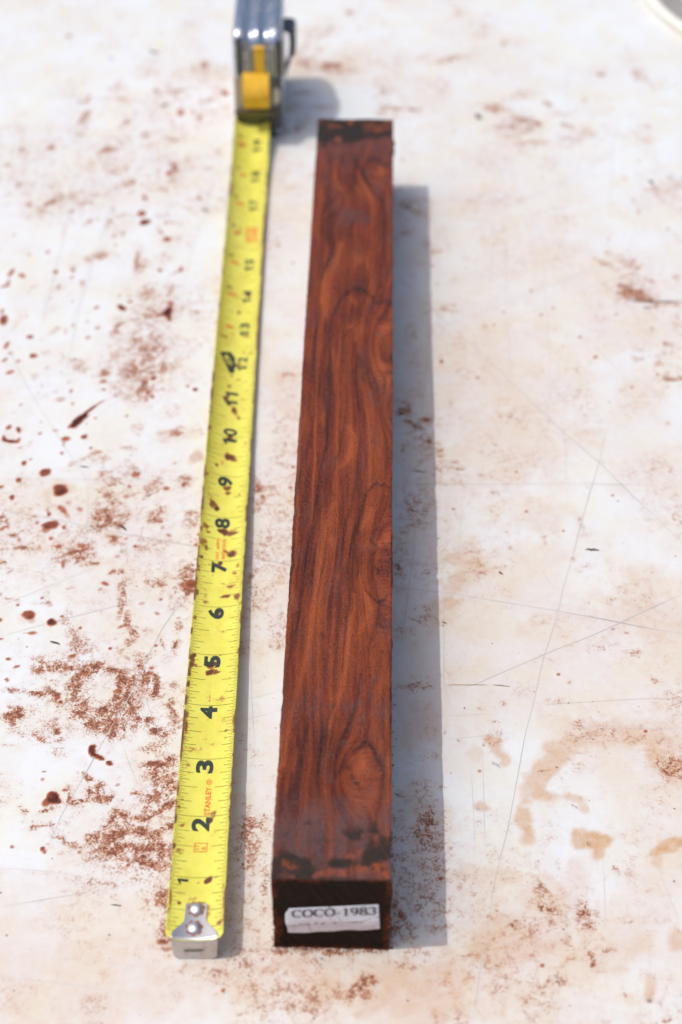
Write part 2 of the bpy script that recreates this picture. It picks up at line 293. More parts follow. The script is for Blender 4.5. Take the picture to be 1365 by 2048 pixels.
TAN = []        # thin tea-coloured liquid, dried
TAN += from_crop(0, 500, 3.25, [(390,1565,100,66,-20,.5),(330,1590,40,40,0,.35),(780,490,70,60,-30,.3),(650,20,120,30,-14,.4),(1110,1200,120,46,-5,.4)])
TAN += from_crop(0, 900, 3.25, [(740,570,50,44,10,.6),(190,1080,75,50,20,.4),(410,400,60,40,38,.3),(1280,40,54,50,0,.4)])
TAN += from_crop(865, 1000, 2.73, [(220,330,150,110,-20,.6),(120,450,90,60,0,.7),(110,560,60,50,0,.7),(330,1320,70,50,0,.8),(1200,560,300,220,0,.25),
 (1050,1300,380,70,0,.4),(700,1340,90,60,0,.35),(600,90,220,90,0,.25),(250,720,120,60,0,.12)])
TAN += from_crop(865, 1450, 2.73, [(345,110,52,76,-10,1.0),(385,190,36,46,-20,.9),(220,150,46,50,10,.4),(275,448,46,28,15,1.0),(740,110,160,70,-18,.7),
 (650,210,120,60,-30,1.0),(570,330,70,90,10,.9),(590,390,90,50,0,.9),(500,530,58,120,5,1.0),(510,620,50,50,0,.8),(770,400,70,26,10,.8),
 (820,450,36,44,-20,.7),(860,600,80,55,10,1.35),(930,630,60,40,0,1.35),(790,620,56,50,-20,1.1),(900,690,42,40,0,1.0),(1320,650,90,46,-8,1.3),
 (1250,690,60,34,-20,.9),(1240,740,36,50,10,.5),(790,800,60,100,-20,.4),(1205,1440,36,60,10,.75),(1190,1490,36,36,0,.6),(1080,1500,36,40,0,.35),
 (1350,1170,70,90,0,.7),(1290,200,130,90,0,.75),(300,830,260,60,0,.4),(430,1180,260,150,0,.36),(650,940,160,110,0,.36),(1010,40,420,80,0,.45),
 (40,1350,140,120,0,.4),(1020,1340,60,30,0,.3),(300,1500,300,160,0,.22),(1120,1200,100,50,0,.2)])
TAN += [(300,1100,160,260,0,.12),(300,1700,220,180,0,.14),(545,1290,14,18,0,.35),(600,1960,300,60,0,.3),(240,1780,300,30,3,.15),(120,1755,120,12,3,.12),
 (640,140,90,40,0,.35),(1010,420,190,200,0,.16),(980,760,160,240,0,.2),(560,780,60,60,0,.3),(350,870,60,16,-6,.3),(395,910,18,18,0,.3),
 (850,1450,60,60,0,.25),(850,1640,60,70,0,.4),(880,1230,30,40,0,.35),(460,1950,160,40,0,.25),(760,1990,120,50,0,.3),(560,420,60,160,0,.1),(520,600,40,300,0,.1)]

HOLE = [(620,700,110,60),(60,560,80,80)]

# ------------------------------------------------------------------ tabletop
def splat(X, Y, xs, ys, items, ch, seed, z=0.0, hard=.35, wob=.5, freq=7.0):
    """adds soft irregular blotches onto a regular grid (X, Y in inches)"""
    n1 = fbm(X * freq, Y * freq, seed, 4) - .5
    n2 = fbm(X * freq + 91, Y * freq + 33, seed + 20, 4) - .5
    for (px, py, rx, ry, ang, d) in items:
        P = on_plane(px, py, (0, 0, z)); kx, ky = ppi(py, z)
        R = max(rx / kx, ry / ky) * 2.0 + .05
        i0, i1 = np.searchsorted(xs, [P[0] - R, P[0] + R]); j0, j1 = np.searchsorted(ys, [P[1] - R, P[1] + R])
        if i1 <= i0 or j1 <= j0: continue
        rr = max(.03, min(rx / kx, ry / ky))
        w = wob * min(1.0, rr * 5 + .25)
        dx = (X[j0:j1, i0:i1] - P[0]) + n1[j0:j1, i0:i1] * rr * w * 2.4
        dy = (Y[j0:j1, i0:i1] - P[1]) + n2[j0:j1, i0:i1] * rr * w * 2.4
        # angle is measured in the photo; turn it into the plane
        a = math.radians(ang); c, s = math.cos(a), math.sin(a)
        u = dx * kx; v = -dy * ky
        uu = (u * c + v * s) / rx; vv = (-u * s + v * c) / ry
        r = np.sqrt(uu * uu + vv * vv)
        f = d * (1 - sstep(hard, 1.25, r))
        sub = ch[j0:j1, i0:i1]
        ch[j0:j1, i0:i1] = np.where(f > sub, f, sub) * .75 + np.minimum(sub + f, 1.6) * .25

def thin(seg):
    return seg

STEP = 0.03
xs = np.concatenate([[-30, -20, -13], np.arange(-9.2, 9.21, STEP), [13, 20, 30]])
ys = np.concatenate([[-6, 2, 7], np.arange(10.0, 39.0, STEP), [42, 50, 62]])
X, Y = np.meshgrid(xs, ys)
sm = np.zeros_like(X); dr = np.zeros_like(X); ta = np.zeros_like(X)
splat(X, Y, xs, ys, SMEAR, sm, 3, hard=.30, wob=.9, freq=5)
splat(X, Y, xs, ys, DROP, dr, 40, hard=.62, wob=.35, freq=9)
splat(X, Y, xs, ys, TAN, ta, 70, hard=.55, wob=.8, freq=4)
mist = np.zeros_like(X); splat(X, Y, xs, ys, [(a, b_, c * 1.9 + 6, d_ * 2.1 + 6, e, f * .34) for a, b_, c, d_, e, f in SMEAR], mist, 203, hard=.0, wob=1.0, freq=3)
sm = np.maximum(sm, mist) + .25 * np.minimum(sm, mist); side = sstep(-1.0, 1.0, X); sm *= 1 - .22 * side
# dust that gathers along old smears; scattered specks
bgn = fbm(X * .55, Y * .55, 101, 5)
sm += (.24 - .10 * side) * sstep(.45, .66, bgn) * (1 - sstep(34, 37, Y) * .6)
sm = np.where(sm > .6, .6 + (sm - .6) * .55, sm)
sm += .17 * sstep(.46, .62, fbm(X * 2.2, Y * 1.4, 129, 5)) * np.exp(-((X - 1.1) / .5) ** 2)
sm += .12 * sstep(.50, .62, fbm(X * 2.3, Y * 1.6, 120, 4))
sm += .16 * np.exp(-((X + 2.9) / 1.1) ** 2) * sstep(.40, .60, fbm(X * 1.6, Y * 1.1, 125, 5)) * (Y < 31)
ta += .10 * (1 - sstep(24, 32, Y)) * (.5 + .5 * side)
ta += .35 * sstep(.42, .62, fbm(X * .9 + 3, Y * .9, 127, 5)) * (1 - sstep(11.5, 13.2, Y))
ta += .34 * sstep(.40, .62, fbm(X * .4 + 5, Y * .35, 140, 4)) * (.45 + .55 * sstep(-3, 2, X)) * (1 - .55 * sstep(20, 30, Y)) + .10 * sstep(.5, .6, fbm(X * 1.5, Y * 1.2, 150, 5))
rs = np.random.RandomState(5); SPLASH = []
for k in range(95):     # splashed rust-brown droplets on the left half
    px, py = rs.uniform(0, 400), rs.uniform(520, 1500) if k % 3 else rs.uniform(150, 1750)
    r_ = rs.uniform(2.5, 6.5); SPLASH.append((px, py, r_ * rs.uniform(1, 1.7), r_ * .8, rs.uniform(-40, 40), rs.uniform(.4, .8)))
splat(X, Y, xs, ys, SPLASH, dr, 44, hard=.5, wob=.4, freq=9)
for k in range(420):
    px = rs.uniform(-7.9, 7.9); py = rs.uniform(10.9, 37)
    i, j = np.searchsorted(xs, px), np.searchsorted(ys, py)
    q = rs.rand() ** 2.2
    n = 1 if q < .5 else 2
    dr[j:j + n, i:i + n] = np.maximum(dr[j:j + n, i:i + n], .25 + .5 * q)
Z = .012 * np.clip(dr, 0, 1) ** 1.5 + 0.0006 * (fbm(X * 3, Y * 3, 9, 3) - .5)
nr, nc = X.shape
V = np.stack([X, Y, Z], -1).reshape(-1, 3)
Fq = grid_faces(nr, nc)
# underside and rim of the slab
x0, x1, y0, y1 = xs[0], xs[-1], ys[0], ys[-1]
nV = len(V)
ring = np.concatenate([np.arange(nc), np.arange(1, nr) * nc + nc - 1, (nr - 1) * nc + np.arange(nc - 2, -1, -1), np.arange(nr - 2, 0, -1) * nc])
low = V[ring].copy(); low[:, 2] = -1.0
m = len(ring); idx = np.arange(m)
rim = np.stack([ring[idx], nV + idx, nV + (idx + 1) % m, ring[(idx + 1) % m]], -1)
Vall = np.concatenate([V, low]); Fall = np.concatenate([Fq, rim])

def table_material():
    m, N, L, b = nodes('stained_white_laminate', rough=.42, spec=.45)
    vec = objvec(N)
    at = nd(N, 'ShaderNodeAttribute', attribute_name='stain'); sep = N.new('ShaderNodeSeparateColor')
    L.new(at.outputs['Color'], sep.inputs[0]); R, G, B = sep.outputs[0], sep.outputs[1], sep.outputs[2]
    n_f = noise_node(N, L, vec, 34.0, 5, .66)          # fine dust grains
    n_m = noise_node(N, L, vec, 7.0, 5, .6, .6)        # smeary clumps
    n_l = noise_node(N, L, vec, 1.1, 5, .6)
    n_w = noise_node(N, L, objvec(N, (3.0, 26.0, 1)), 1.0, 4, .6)
    n_w2 = noise_node(N, L, objvec(N, (24.0, 2.2, 1)), 1.0, 4, .6)
    base = mixc(N, L, ramp01(N, L, n_l, .35, .7), (.665, .695, .715, 1), (.665, .665, .61, 1))
    wipes = math_node(N, L, 'MULTIPLY', ramp01(N, L, n_w, .5, .75), .10)
    base = mixc(N, L, wipes, base, (.52, .40, .33, 1))
    wipes2 = math_node(N, L, 'MULTIPLY', ramp01(N, L, n_w2, .52, .76), .08)
    base = mixc(N, L, wipes2, base, (.55, .40, .30, 1))
    # tan liquid marks
    tb = math_node(N, L, 'ADD', B, math_node(N, L, 'MULTIPLY', math_node(N, L, 'SUBTRACT', n_m, .5), math_node(N, L, 'MULTIPLY', B, .9)))
    c1 = mixc(N, L, math_node(N, L, 'MULTIPLY', tb, .56, True), base, (.52, .31, .16, 1))
    # smears: density against noise
    n_v = noise_node(N, L, vec, 15.0, 4, .6, 1.6)      # wormy streaks left by wiping
    comb = math_node(N, L, 'ADD', math_node(N, L, 'MULTIPLY', n_f, .30), math_node(N, L, 'ADD', math_node(N, L, 'MULTIPLY', n_m, .30), math_node(N, L, 'MULTIPLY', n_v, .40)))
    cov = ramp01(N, L, comb, .385, .615)
    lack = math_node(N, L, 'SUBTRACT', .97, math_node(N, L, 'MULTIPLY', R, 1.06))
    mask = ramp01(N, L, math_node(N, L, 'SUBTRACT', cov, lack), -.07, .30)
    film = math_node(N, L, 'MULTIPLY', math_node(N, L, 'MULTIPLY', R, ramp01(N, L, n_m, .3, .6, .35, 1.2)), .44, True)
    c2 = mixc(N, L, film, c1, (.50, .28, .18, 1))
    amt = math_node(N, L, 'MULTIPLY', mask, ramp01(N, L, R, .0, .75, .22, .95), True)
    tone = math_node(N, L, 'ADD', math_node(N, L, 'MULTIPLY', math_node(N, L, 'SUBTRACT', cov, lack), 1.15), math_node(N, L, 'MULTIPLY', math_node(N, L, 'SUBTRACT', n_v, .5), 1.2))
    scol = mixc(N, L, ramp01(N, L, tone, .1, .95), (.43, .19, .095, 1), (.13, .020, .008, 1))
    c3 = mixc(N, L, amt, c2, scol)
    # wet drops
    gm = math_node(N, L, 'ADD', G, math_node(N, L, 'MULTIPLY', math_node(N, L, 'SUBTRACT', n_m, .5), math_node(N, L, 'MULTIPLY', G, .5)))
    dcol = mixc(N, L, ramp01(N, L, gm, .60, 1.15), (.36, .105, .045, 1), (.065, .010, .006, 1))
    c4 = mixc(N, L, ramp01(N, L, gm, .06, .75), c3, dcol)
    # loose black specks
    v = nd(N, 'ShaderNodeTexVoronoi', i_Scale=2.6); L.new(vec, v.inputs['Vector'])
    sp = math_node(N, L, 'LESS_THAN', v.outputs['Distance'], .045)
    spr = math_node(N, L, 'MULTIPLY', sp, math_node(N, L, 'LESS_THAN', noise_node(N, L, vec, .9, 1), .5))
    c5 = mixc(N, L, math_node(N, L, 'MULTIPLY', spr, .7), c4, (.10, .04, .025, 1))
    L.new(c5, b.inputs['Base Color'])
    rg = math_node(N, L, 'SUBTRACT', ramp01(N, L, mask, 0, 1, .40, .75), math_node(N, L, 'MULTIPLY', ramp01(N, L, G, .3, .8), .42), True)
    L.new(rg, b.inputs['Roughness'])
    h = math_node(N, L, 'ADD', math_node(N, L, 'MULTIPLY', amt, .6), math_node(N, L, 'MULTIPLY', n_w, .12))
    bump(N, L, b, h, .35, .0004)
    return m
M_table = table_material()
table = mesh('tabletop', Vall, Fall, M_table, kind='structure')
A = np.zeros((len(Vall), 4), np.float32)
A[:nV, 0] = np.clip(sm, 0, 1.3).ravel(); A[:nV, 1] = np.clip(dr, 0, 1.2).ravel(); A[:nV, 2] = np.clip(ta, 0, 1.5).ravel(); A[:, 3] = 1
attr(table, 'stain', A)

# scratches cut into the laminate: polylines, (strength)
SCR = [([(0,1020),(123,1041),(209,1060),(397,1095),(500,1115),(788,1172),(900,1187),(1115,1222),(1246,1247),(1365,1268)],.75),
 ([(788,545),(861,614),(900,650),(1018,760),(1120,857),(1200,925),(1275,1002),(1365,1085)],.6),
 ([(930,1374),(957,1366),(1092,1310),(1246,1244),(1365,1190)],.6),
 ([(944,2048),(949,2036),(982,1801),(1015,1655),(1055,1452),(1085,1322),(1118,1216),(1136,1146),(1176,1000),(1198,921),(1220,848)],.5),
 ([(785,967),(880,969),(1120,968),(1300,970)],.5),([(0,958),(200,959),(400,962)],.3),([(785,940),(880,942)],.4),
 ([(1011,500),(1011,610),(1019,683),(1020,786)],.3),([(1088,500),(1092,588),(1099,683),(1101,866)],.22),([(1120,820),(1132,900),(1136,1010)],.3),
 ([(865,661),(1004,610),(1100,570),(1198,533)],.4),([(872,570),(990,552),(1099,533)],.25),([(865,476),(1041,403),(1120,370),(1228,304)],.25),
 ([(0,1274),(120,1241),(237,1211),(283,1197)],.35),([(0,1211),(114,1165),(234,1118)],.22),
 ([(377,1183),(326,1254),(277,1355),(252,1405),(197,1504),(172,1547),(123,1633),(95,1700)],.65),
 ([(240,1482),(271,1559),(295,1596)],.5),([(280,1370),(295,1405),(326,1482),(354,1531)],.5),([(114,1682),(197,1719),(235,1738)],.5),
 ([(0,1815),(185,1784),(268,1773)],.3),([(0,1735),(100,1742),(215,1759)],.2),([(165,250),(151,369),(130,468),(102,577),(80,660)],.25),
 ([(450,292),(415,415),(385,500),(363,592),(340,660)],.25),([(0,666),(61,783),(126,888),(160,937),(190,985)],.35),([(177,960),(177,1085)],.3),
 ([(230,380),(160,620),(130,760)],.2),([(250,440),(180,530),(140,660)],.2),
 ([(990,286),(1048,399),(1092,487),(1110,560)],.28),([(993,280),(986,440),(980,600)],.2),([(1231,234),(1217,432)],.3),([(1000,315),(1015,520)],.2),
 ([(791,531),(861,492)],.35),([(839,972),(822,1147),(817,1181),(804,1285)],.45),([(860,620),(860,670),(845,819),(845,900)],.35),([(855,660),(872,850)],.25),
 ([(942,1534),(951,1721)],.2),([(966,1509),(971,1714)],.22),([(1206,1706),(1213,1890)],.18),([(1294,1670),(1325,1760),(1360,1846)],.35),
 ([(894,1479),(1037,1465)],.25),([(967,1723),(995,1710)],.4),([(1074,1410),(1268,1399),(1365,1396)],.2),([(1121,1454),(1365,1457)],.18),
 ([(865,1432),(1000,1428)],.2),([(1165,668),(1240,745),(1272,775)],.3),([(1020,835),(1110,795),(1230,745)],.22),([(505,1120),(585,1090)],.2),
 ([(490,1400),(562,1382)],.3),([(470,1445),(560,1420)],.2),([(330,1010),(400,985)],.15),([(520,940),(580,880)],.18),([(530,700),(600,690)],.18),
 ([(545,380),(620,440)],.25),([(500,1300),(510,1500)],.2),([(886,1150),(889,1360),(905,1430)],.35),([(925,1000),(918,1130)],.25),([(1060,1110),(1122,1195)],.22),
 ([(1280,1765),(1330,1800)],.3),([(320,1040),(395,1010)],.2),([(0,1380),(60,1362)],.15),([(240,1100),(400,1030)],.15),([(860,352),(1000,352)],.12),
 ([(865,400),(960,402)],.25),([(1262,300),(1275,340)],.15),([(905,60),(905,450)],.12),([(1138,120),(1110,460)],.1),([(900,750),(905,830)],.12),
 ([(1240,1740),(1236,1780)],.3),([(1181,1660),(1181,1730)],.25),([(915,1690),(919,1724)],.35),([(60,1420),(110,1405)],.2),([(0,1470),(70,1450)],.15),
 ([(700,1925),(560,1940)],.12),([(120,1900),(330,1960)],.1),([(10,1955),(300,1990)],.1),([(1290,1870),(1310,1990)],.1)]
SV, SF, SA = [], [], []
rs = np.random.RandomState(77)
for pts, st in SCR:
    P = np.array([on_plane(x, y)[:2] for x, y in pts])
    # resample with a little wander
    seg = np.linalg.norm(np.diff(P, axis=0), axis=1); t = np.concatenate([[0], np.cumsum(seg)]); n = max(4, int(t[-1] / .12))
    tt = np.linspace(0, t[-1], n); Q = np.stack([np.interp(tt, t, P[:, 0]), np.interp(tt, t, P[:, 1])], -1)
    Q += (np.stack([vnoise(tt * 1.3, tt * 0 + rs.rand() * 99, 7), vnoise(tt * 1.3, tt * 0 + rs.rand() * 99, 8)], -1) - .5) * .03
    T = np.gradient(Q, axis=0); T /= np.linalg.norm(T, axis=1)[:, None] + 1e-9
    Nn = np.stack([-T[:, 1], T[:, 0]], -1)
    w = (.0038 + .0028 * st) * (0.55 + .9 * vnoise(tt * 2.5, tt * 0 + rs.rand() * 99, 9)) * np.clip(np.minimum(tt, t[-1] - tt) / .5, .15, 1)
    o = sum(len(v) for v in SV)
    zz = np.full(n, .0022 + .0001 * (len(SV) % 14))
    SV.append(np.concatenate([np.c_[Q + Nn * w[:, None], zz], np.c_[Q - Nn * w[:, None], zz]]))
    a = np.clip(st * .72 * (.45 + 1.0 * vnoise(tt * 1.1, tt * 0 + rs.rand() * 99, 10)), 0, 1); a = np.concatenate([a, a]); SA.append(np.c_[a, a, a, a * 0 + 1])
    i = np.arange(n - 1); SF.append(np.stack([o + i + n, o + i + n + 1, o + i + 1, o + i], -1))
m_s, N, L, b = nodes('grimy_scratch', rough=.7)
at = nd(N, 'ShaderNodeAttribute', attribute_name='strength')
L.new(mixc(N, L, at.outputs['Fac'], (.58, .55, .54, 1), (.17, .14, .13, 1)), b.inputs['Base Color'])
scr = mesh('scratch_lines', np.concatenate(SV), np.concatenate(SF), m_s, parent=table, kind='stuff')
attr(scr, 'strength', np.concatenate(SA))

# ------------------------------------------------------------------ wooden blank
BX, BY, BYAW, BL, BH, BW = -0.8699, 11.939, 0.022905, 17.778, 1.5867, 1.4973
bd = np.array([math.sin(BYAW), math.cos(BYAW)]); bn = np.array([math.cos(BYAW), -math.sin(BYAW)])
def block_us(px, py):
    P = on_plane(px, py, (0, 0, BH))[:2] - np.array([BX, BY])
    return P @ bn, P @ bd
wood_thing = empty('wood_block', 'long red-brown streaked wooden block with waxed black ends lying beside the tape', 'wood block', (BX + bn[0] * BW / 2, BY + bd[1] * BL / 2, 0))
WB = tuple(np.array(wood_thing.location) / IN)

def edge_wobble(s, seed):
    return .016 * (fbm(s * 1.7, s * 0 + seed, seed, 3) - .5) + .016 * (fbm(s * 14, s * 0 + seed, seed + 4, 4) - .5) - .02 * sstep(.66, .78, fbm(s * 5, s * 0 + seed, seed + 9, 3)) * (1 if seed > 30 else -1)
def block_point(u, s, h):
    """u 0..BW across, s 0..BL along, h 0..BH up  -> world"""
    u = np.asarray(u, float); s = np.asarray(s, float); h = np.asarray(h, float)
    wl = (1 - sstep(0, .2, u)); wr = sstep(BW - .2, BW, u)
    u2 = u + wl * edge_wobble(s + h * 3, 21) + wr * (edge_wobble(s + h * 2, 31))
    wf = 1 - sstep(0, .15, s); wb = sstep(BL - .15, BL, s)
    s2 = s + wf * edge_wobble(u * 2 + h, 41) + wb * edge_wobble(u * 2 + h, 51)
    return np.stack([BX + bn[0] * u2 + bd[0] * s2, BY + bn[1] * u2 + bd[1] * s2, h], -1)
# top with softly worn arrises
us = np.concatenate([[0, .006, .014], np.arange(.03, BW - .02, .0125), [BW - .014, BW - .006, BW]])
ss = np.concatenate([[0, .006, .014], np.arange(.03, BL - .02, .0215), [BL - .014, BL - .006, BL]])
U, S = np.meshgrid(us, ss)
ed = np.minimum(np.minimum(U, BW - U), np.minimum(S, BL - S))
relief = .004 * (fbm(U * 9, S * 1.4, 61, 4) - .5) + .002 * (fbm(U * 40, S * 14, 63, 3) - .5)
TOPZ = BH - (.010 + .030 * sstep(.5, .7, fbm(S * 3 + (U > BW / 2) * 50, U * 3, 66, 4))) * (1 - np.clip(ed / .03, 0, 1)) ** 2 + relief * sstep(0, .02, ed)
Vt = block_point(U, S, TOPZ).reshape(-1, 3); Ft = grid_faces(len(ss), len(us))

# figure of the wood: dark lines (in photo positions), light streaks, wax and dust
def lines_from(bx, by, sc, L_):
    return [([(bx + x / sc, by + y / sc) for x, y in pts], w / sc, d) for pts, w, d in L_]
DARK = lines_from(520, 1050, 3.058, [
 ([(310,0),(300,150),(280,300),(262,430),(245,560)],16,.95),([(245,560),(205,700),(185,800),(160,930)],20,.8),([(580,0),(545,200),(540,350),(548,430),(552,500),(530,600),(515,760),(500,900)],13,.9),
 ([(480,100),(450,300),(430,500),(400,700)],22,.5),([(345,120),(325,300),(315,460)],9,.7),([(395,60),(380,280),(350,460)],8,.4),
 ([(640,340),(655,390),(690,440),(725,480),(770,460),(785,430)],13,1.0),([(735,470),(735,560),(720,620),(690,700),(660,780)],22,.85),([(720,620),(775,640)],16,1.0),
 ([(620,170),(600,250),(625,310)],20,.55),([(700,270),(735,290),(720,310)],18,1.0),([(680,90),(700,130)],16,.7),([(760,130),(790,200),(780,330)],16,.6),
 ([(745,800),(720,900),(690,1010),(670,1110)],26,.6),([(620,900),(600,1100),(560,1200),(500,1300),(465,1400),(450,1480),(455,1560)],17,.95),
 ([(570,1370),(620,1345),(665,1320),(700,1350)],15,1.0),([(700,1350),(730,1440),(755,1520),(750,1640),(715,1740),(700,1840)],24,1.0),
 ([(520,1400),(500,1480),(470,1540)],18,.8),([(560,1530),(585,1570),(610,1610)],26,1.0),([(530,1480),(560,1500)],26,.6),([(450,1100),(425,1180),(390,1280),(360,1390),(345,1520)],20,.75),
 ([(345,1520),(350,1640),(340,1740)],20,.55),([(310,1180),(280,1300),(255,1440),(235,1560),(215,1700)],22,.6),([(175,920),(160,1000),(140,1100),(128,1230)],46,.6),
 ([(430,1560),(440,1700),(460,1780)],13,.7),([(490,1640),(515,1740)],12,.6),([(200,1620),(150,1700),(130,1760)],34,.65),([(240,540),(200,545)],10,.7),
 ([(205,120),(190,300),(180,420)],22,.4),([(640,0),(625,80)],12,.5),([(360,680),(400,690)],16,.6),([(770,950),(750,1150),(760,1300)],26,.5),([(790,1240),(770,1420)],18,.5)])
DARK += lines_from(540, 560, 3.472, [
 ([(840,168),(740,145),(690,95),(630,62),(570,60),(510,95),(465,165),(440,240),(425,320),(418,420)],15,1.0),([(425,320),(415,460),(425,600),(420,720),(412,880),(402,1050),(388,1180)],22,.9),
 ([(402,1050),(365,1260),(335,1390),(315,1540),(295,1680),(270,1850),(245,2048)],14,1.0),([(325,120),(315,380),(303,600),(312,800),(310,920),(290,1060),(262,1170)],18,.75),
 ([(262,1170),(215,1330),(185,1450),(165,1540)],18,.75),([(290,0),(310,150)],50,.5),([(600,540),(590,700),(605,800),(600,910)],16,.8),([(525,880),(510,1000),(480,1180),(455,1280),(430,1400),(390,1540)],13,.75),
 ([(615,1140),(605,1280),(595,1450),(560,1600),(530,1700),(505,1850),(480,2000)],16,.75),([(845,1440),(800,1405),(740,1410),(690,1455),(655,1530),(620,1640),(585,1760),(560,1880),(540,2020)],14,.95),
 ([(500,450),(520,390),(570,340),(640,300)],15,.6),([(500,470),(490,620),(488,740)],12,.5),([(590,520),(640,600),(560,640)],30,.5),([(700,600),(640,680),(700,740)],20,.45),
 ([(790,640),(840,635)],24,.9),([(650,1180),(720,1110),(790,1180)],12,.5),([(700,1800),(760,1870),(720,1930),(700,1990)],18,.8),([(460,240),(600,270),(700,210),(830,300)],60,.35),
 ([(750,150),(850,170)],20,.8),([(840,500),(730,560)],16,.4),([(230,1200),(240,1500),(215,1700)],12,.5),([(450,1500),(440,1700),(460,1900)],30,.4),([(640,1960),(600,2048)],24,.6)])
DARK += lines_from(560, 180, 3.592, [
 ([(345,700),(355,850),(345,980),(340,1080)],60,.75),([(405,1060),(375,1160),(330,1260),(295,1360)],16,.9),([(560,540),(600,600),(640,680),(680,740),(730,800)],18,.95),
 ([(590,560),(640,510),(700,500),(770,540)],26,.8),([(345,530),(400,490),(460,500)],18,.8),([(500,620),(540,640),(500,740),(420,730)],24,.6),([(260,1080),(245,1260),(230,1420)],60,.55),
 ([(540,470),(560,560)],22,.8),([(780,600),(770,700)],20,.4),([(790,860),(780,1040),(730,1060)],50,.55),([(660,900),(690,960),(660,1040)],22,.5),([(480,1440),(430,1520),(400,1640)],16,.6),
 ([(270,560),(310,640)],30,.35),([(590,640),(650,760)],30,.3),([(560,1120),(620,1300)],20,.3),([(700,1180),(720,1300)],26,.4),([(470,1050),(700,1090)],18,.35)])
LIGHT = lines_from(520, 1050, 3.058, [
 ([(400,0),(370,250),(345,420),(320,600),(290,800),(250,950),(215,1080),(180,1230),(140,1450)],26,.9),([(575,420),(580,520),(545,680),(525,850),(500,1000),(460,1120),(420,1250)],30,1.0),
 ([(600,250),(640,400),(680,500),(650,600),(600,680)],46,.8),([(440,60),(450,120)],30,.7),([(640,140),(780,100)],40,.6),([(350,1650),(330,1800)],26,.8),([(620,1380),(640,1450)],40,.7),
 ([(230,1380),(200,1500)],26,.6),([(560,1700),(640,1760)],40,.45),([(200,400),(215,500)],26,.5),([(780,1400),(790,1560)],12,.7),([(380,1380),(370,1480)],20,.6)])
LIGHT += lines_from(540, 560, 3.472, [
 ([(400,40),(390,240)],50,.9),([(560,330),(620,330),(600,420)],44,.8),([(450,480),(440,620)],26,.7),([(720,560),(780,700)],50,.5),([(540,1020),(580,1090),(560,1200),(500,1300)],44,.9),
 ([(440,1560),(400,1700),(370,1850)],40,.8),([(700,1600),(640,1720)],40,.8),([(270,420),(260,560)],40,.5),([(240,900),(220,1100)],40,.45),([(370,900),(370,1000)],22,.7),([(560,120),(600,160)],40,.6),([(330,1760),(330,1960)],18,.6)])
LIGHT += lines_from(560, 180, 3.592, [([(440,1110),(400,1240),(340,1350),(300,1520)],50,1.0),([(590,650),(650,760),(560,700)],44,.7),([(720,560),(740,640)],34,.9),([(540,1180),(620,1250)],90,.6),([(260,860),(230,1050)],26,.45)])
WAX = from_crop(500, 1600, 3.102, [(230,230,60,60,0,.7),(250,330,60,60,0,.8),(380,380,40,120,0,.7),(420,280,50,60,0,.5),(560,300,46,40,0,.9),(600,240,60,30,0,.6),(680,250,70,40,0,.5),
 (860,360,20,60,0,.8),(380,170,60,20,-20,.4),(740,250,40,40,0,.5),(550,350,40,14,0,.7),(300,250,120,30,0,.45),(440,430,60,30,0,.4)])
WAX += from_crop(520, 1050, 3.058, [(440,1105,22,18,0,.6),(600,1090,34,22,0,.6),(540,1110,60,22,0,.35),(440,1405,20,16,0,.8),(510,1330,22,30,30,.6),(690,950,22,44,20,.5),(615,1190,20,40,0,.45),
 (440,1570,30,22,0,.7),(330,1120,30,16,-20,.5),(430,890,24,20,0,.4),(740,1150,50,60,0,.4),(660,1510,22,22,0,.5),(510,1750,22,46,-15,.5),(215,1205,20,16,0,.5),(620,960,14,60,0,.4),
 (560,1250,20,20,0,.5),(680,530,16,30,0,.3),(760,1650,20,130,0,.35),(620,130,30,30,0,.4),(240,180,30,30,0,.2)])
WAX += from_crop(540, 560, 3.472, [(755,375,34,16,15,1.1),(690,800,14,26,0,.7),(705,680,10,30,0,.6),(680,320,12,60,10,.3),(480,215,26,12,-20,.4),(180,1600,26,30,0,.6),(265,1590,30,60,0,.4),(300,20,30,14,0,.5),
 (530,1020,16,14,0,.5),(390,708,12,8,0,.6),(680,1690,40,14,-60,.4),(210,1900,40,60,0,.4),(800,960,50,60,0,.18),(430,2000,30,20,0,.3),(690,1860,60,26,-20,.4)])
WAX += from_crop(560, 180, 3.592, [(540,900,110,60,10,.75),(460,920,70,90,0,.6),(620,930,60,50,0,.6),(410,830,40,40,0,.5),(720,720,34,26,0,.5),(630,590,26,18,0,.9),(790,830,34,90,0,.5),
 (340,640,50,60,0,.5),(470,560,26,120,0,.45),(560,450,60,90,0,.5),(420,430,110,50,0,.4),(680,440,110,50,0,.35),(310,450,60,60,0,.35),(285,1375,14,10,0,.7),(790,1080,12,8,0,.9),(735,1350,14,14,0,.5),
 (340,560,60,60,0,.4),(280,690,26,14,0,.5),(650,1560,20,60,0,.3)])
BLACKW = from_crop(560, 180, 3.592, [(540,290,340,100,-3,1.0),(340,330,120,90,0,1.0),(540,350,90,44,0,.95),(700,350,110,30,0,.35),(400,220,200,30,0,.9),(640,230,120,40,0,.7),(790,460,26,30,0,.5)])
BLACKW += from_crop(500, 1600, 3.102, [(560,390,90,50,0,.9),(200,360,60,90,0,.6),(800,340,60,50,0,.8),(640,390,80,50,0,.75),(330,430,80,60,0,.6),(460,250,200,30,0,.4),(370,150,50,26,-10,.5),(500,482,320,12,0,.6),(180,460,60,26,0,.6),(730,280,60,26,0,.45)])
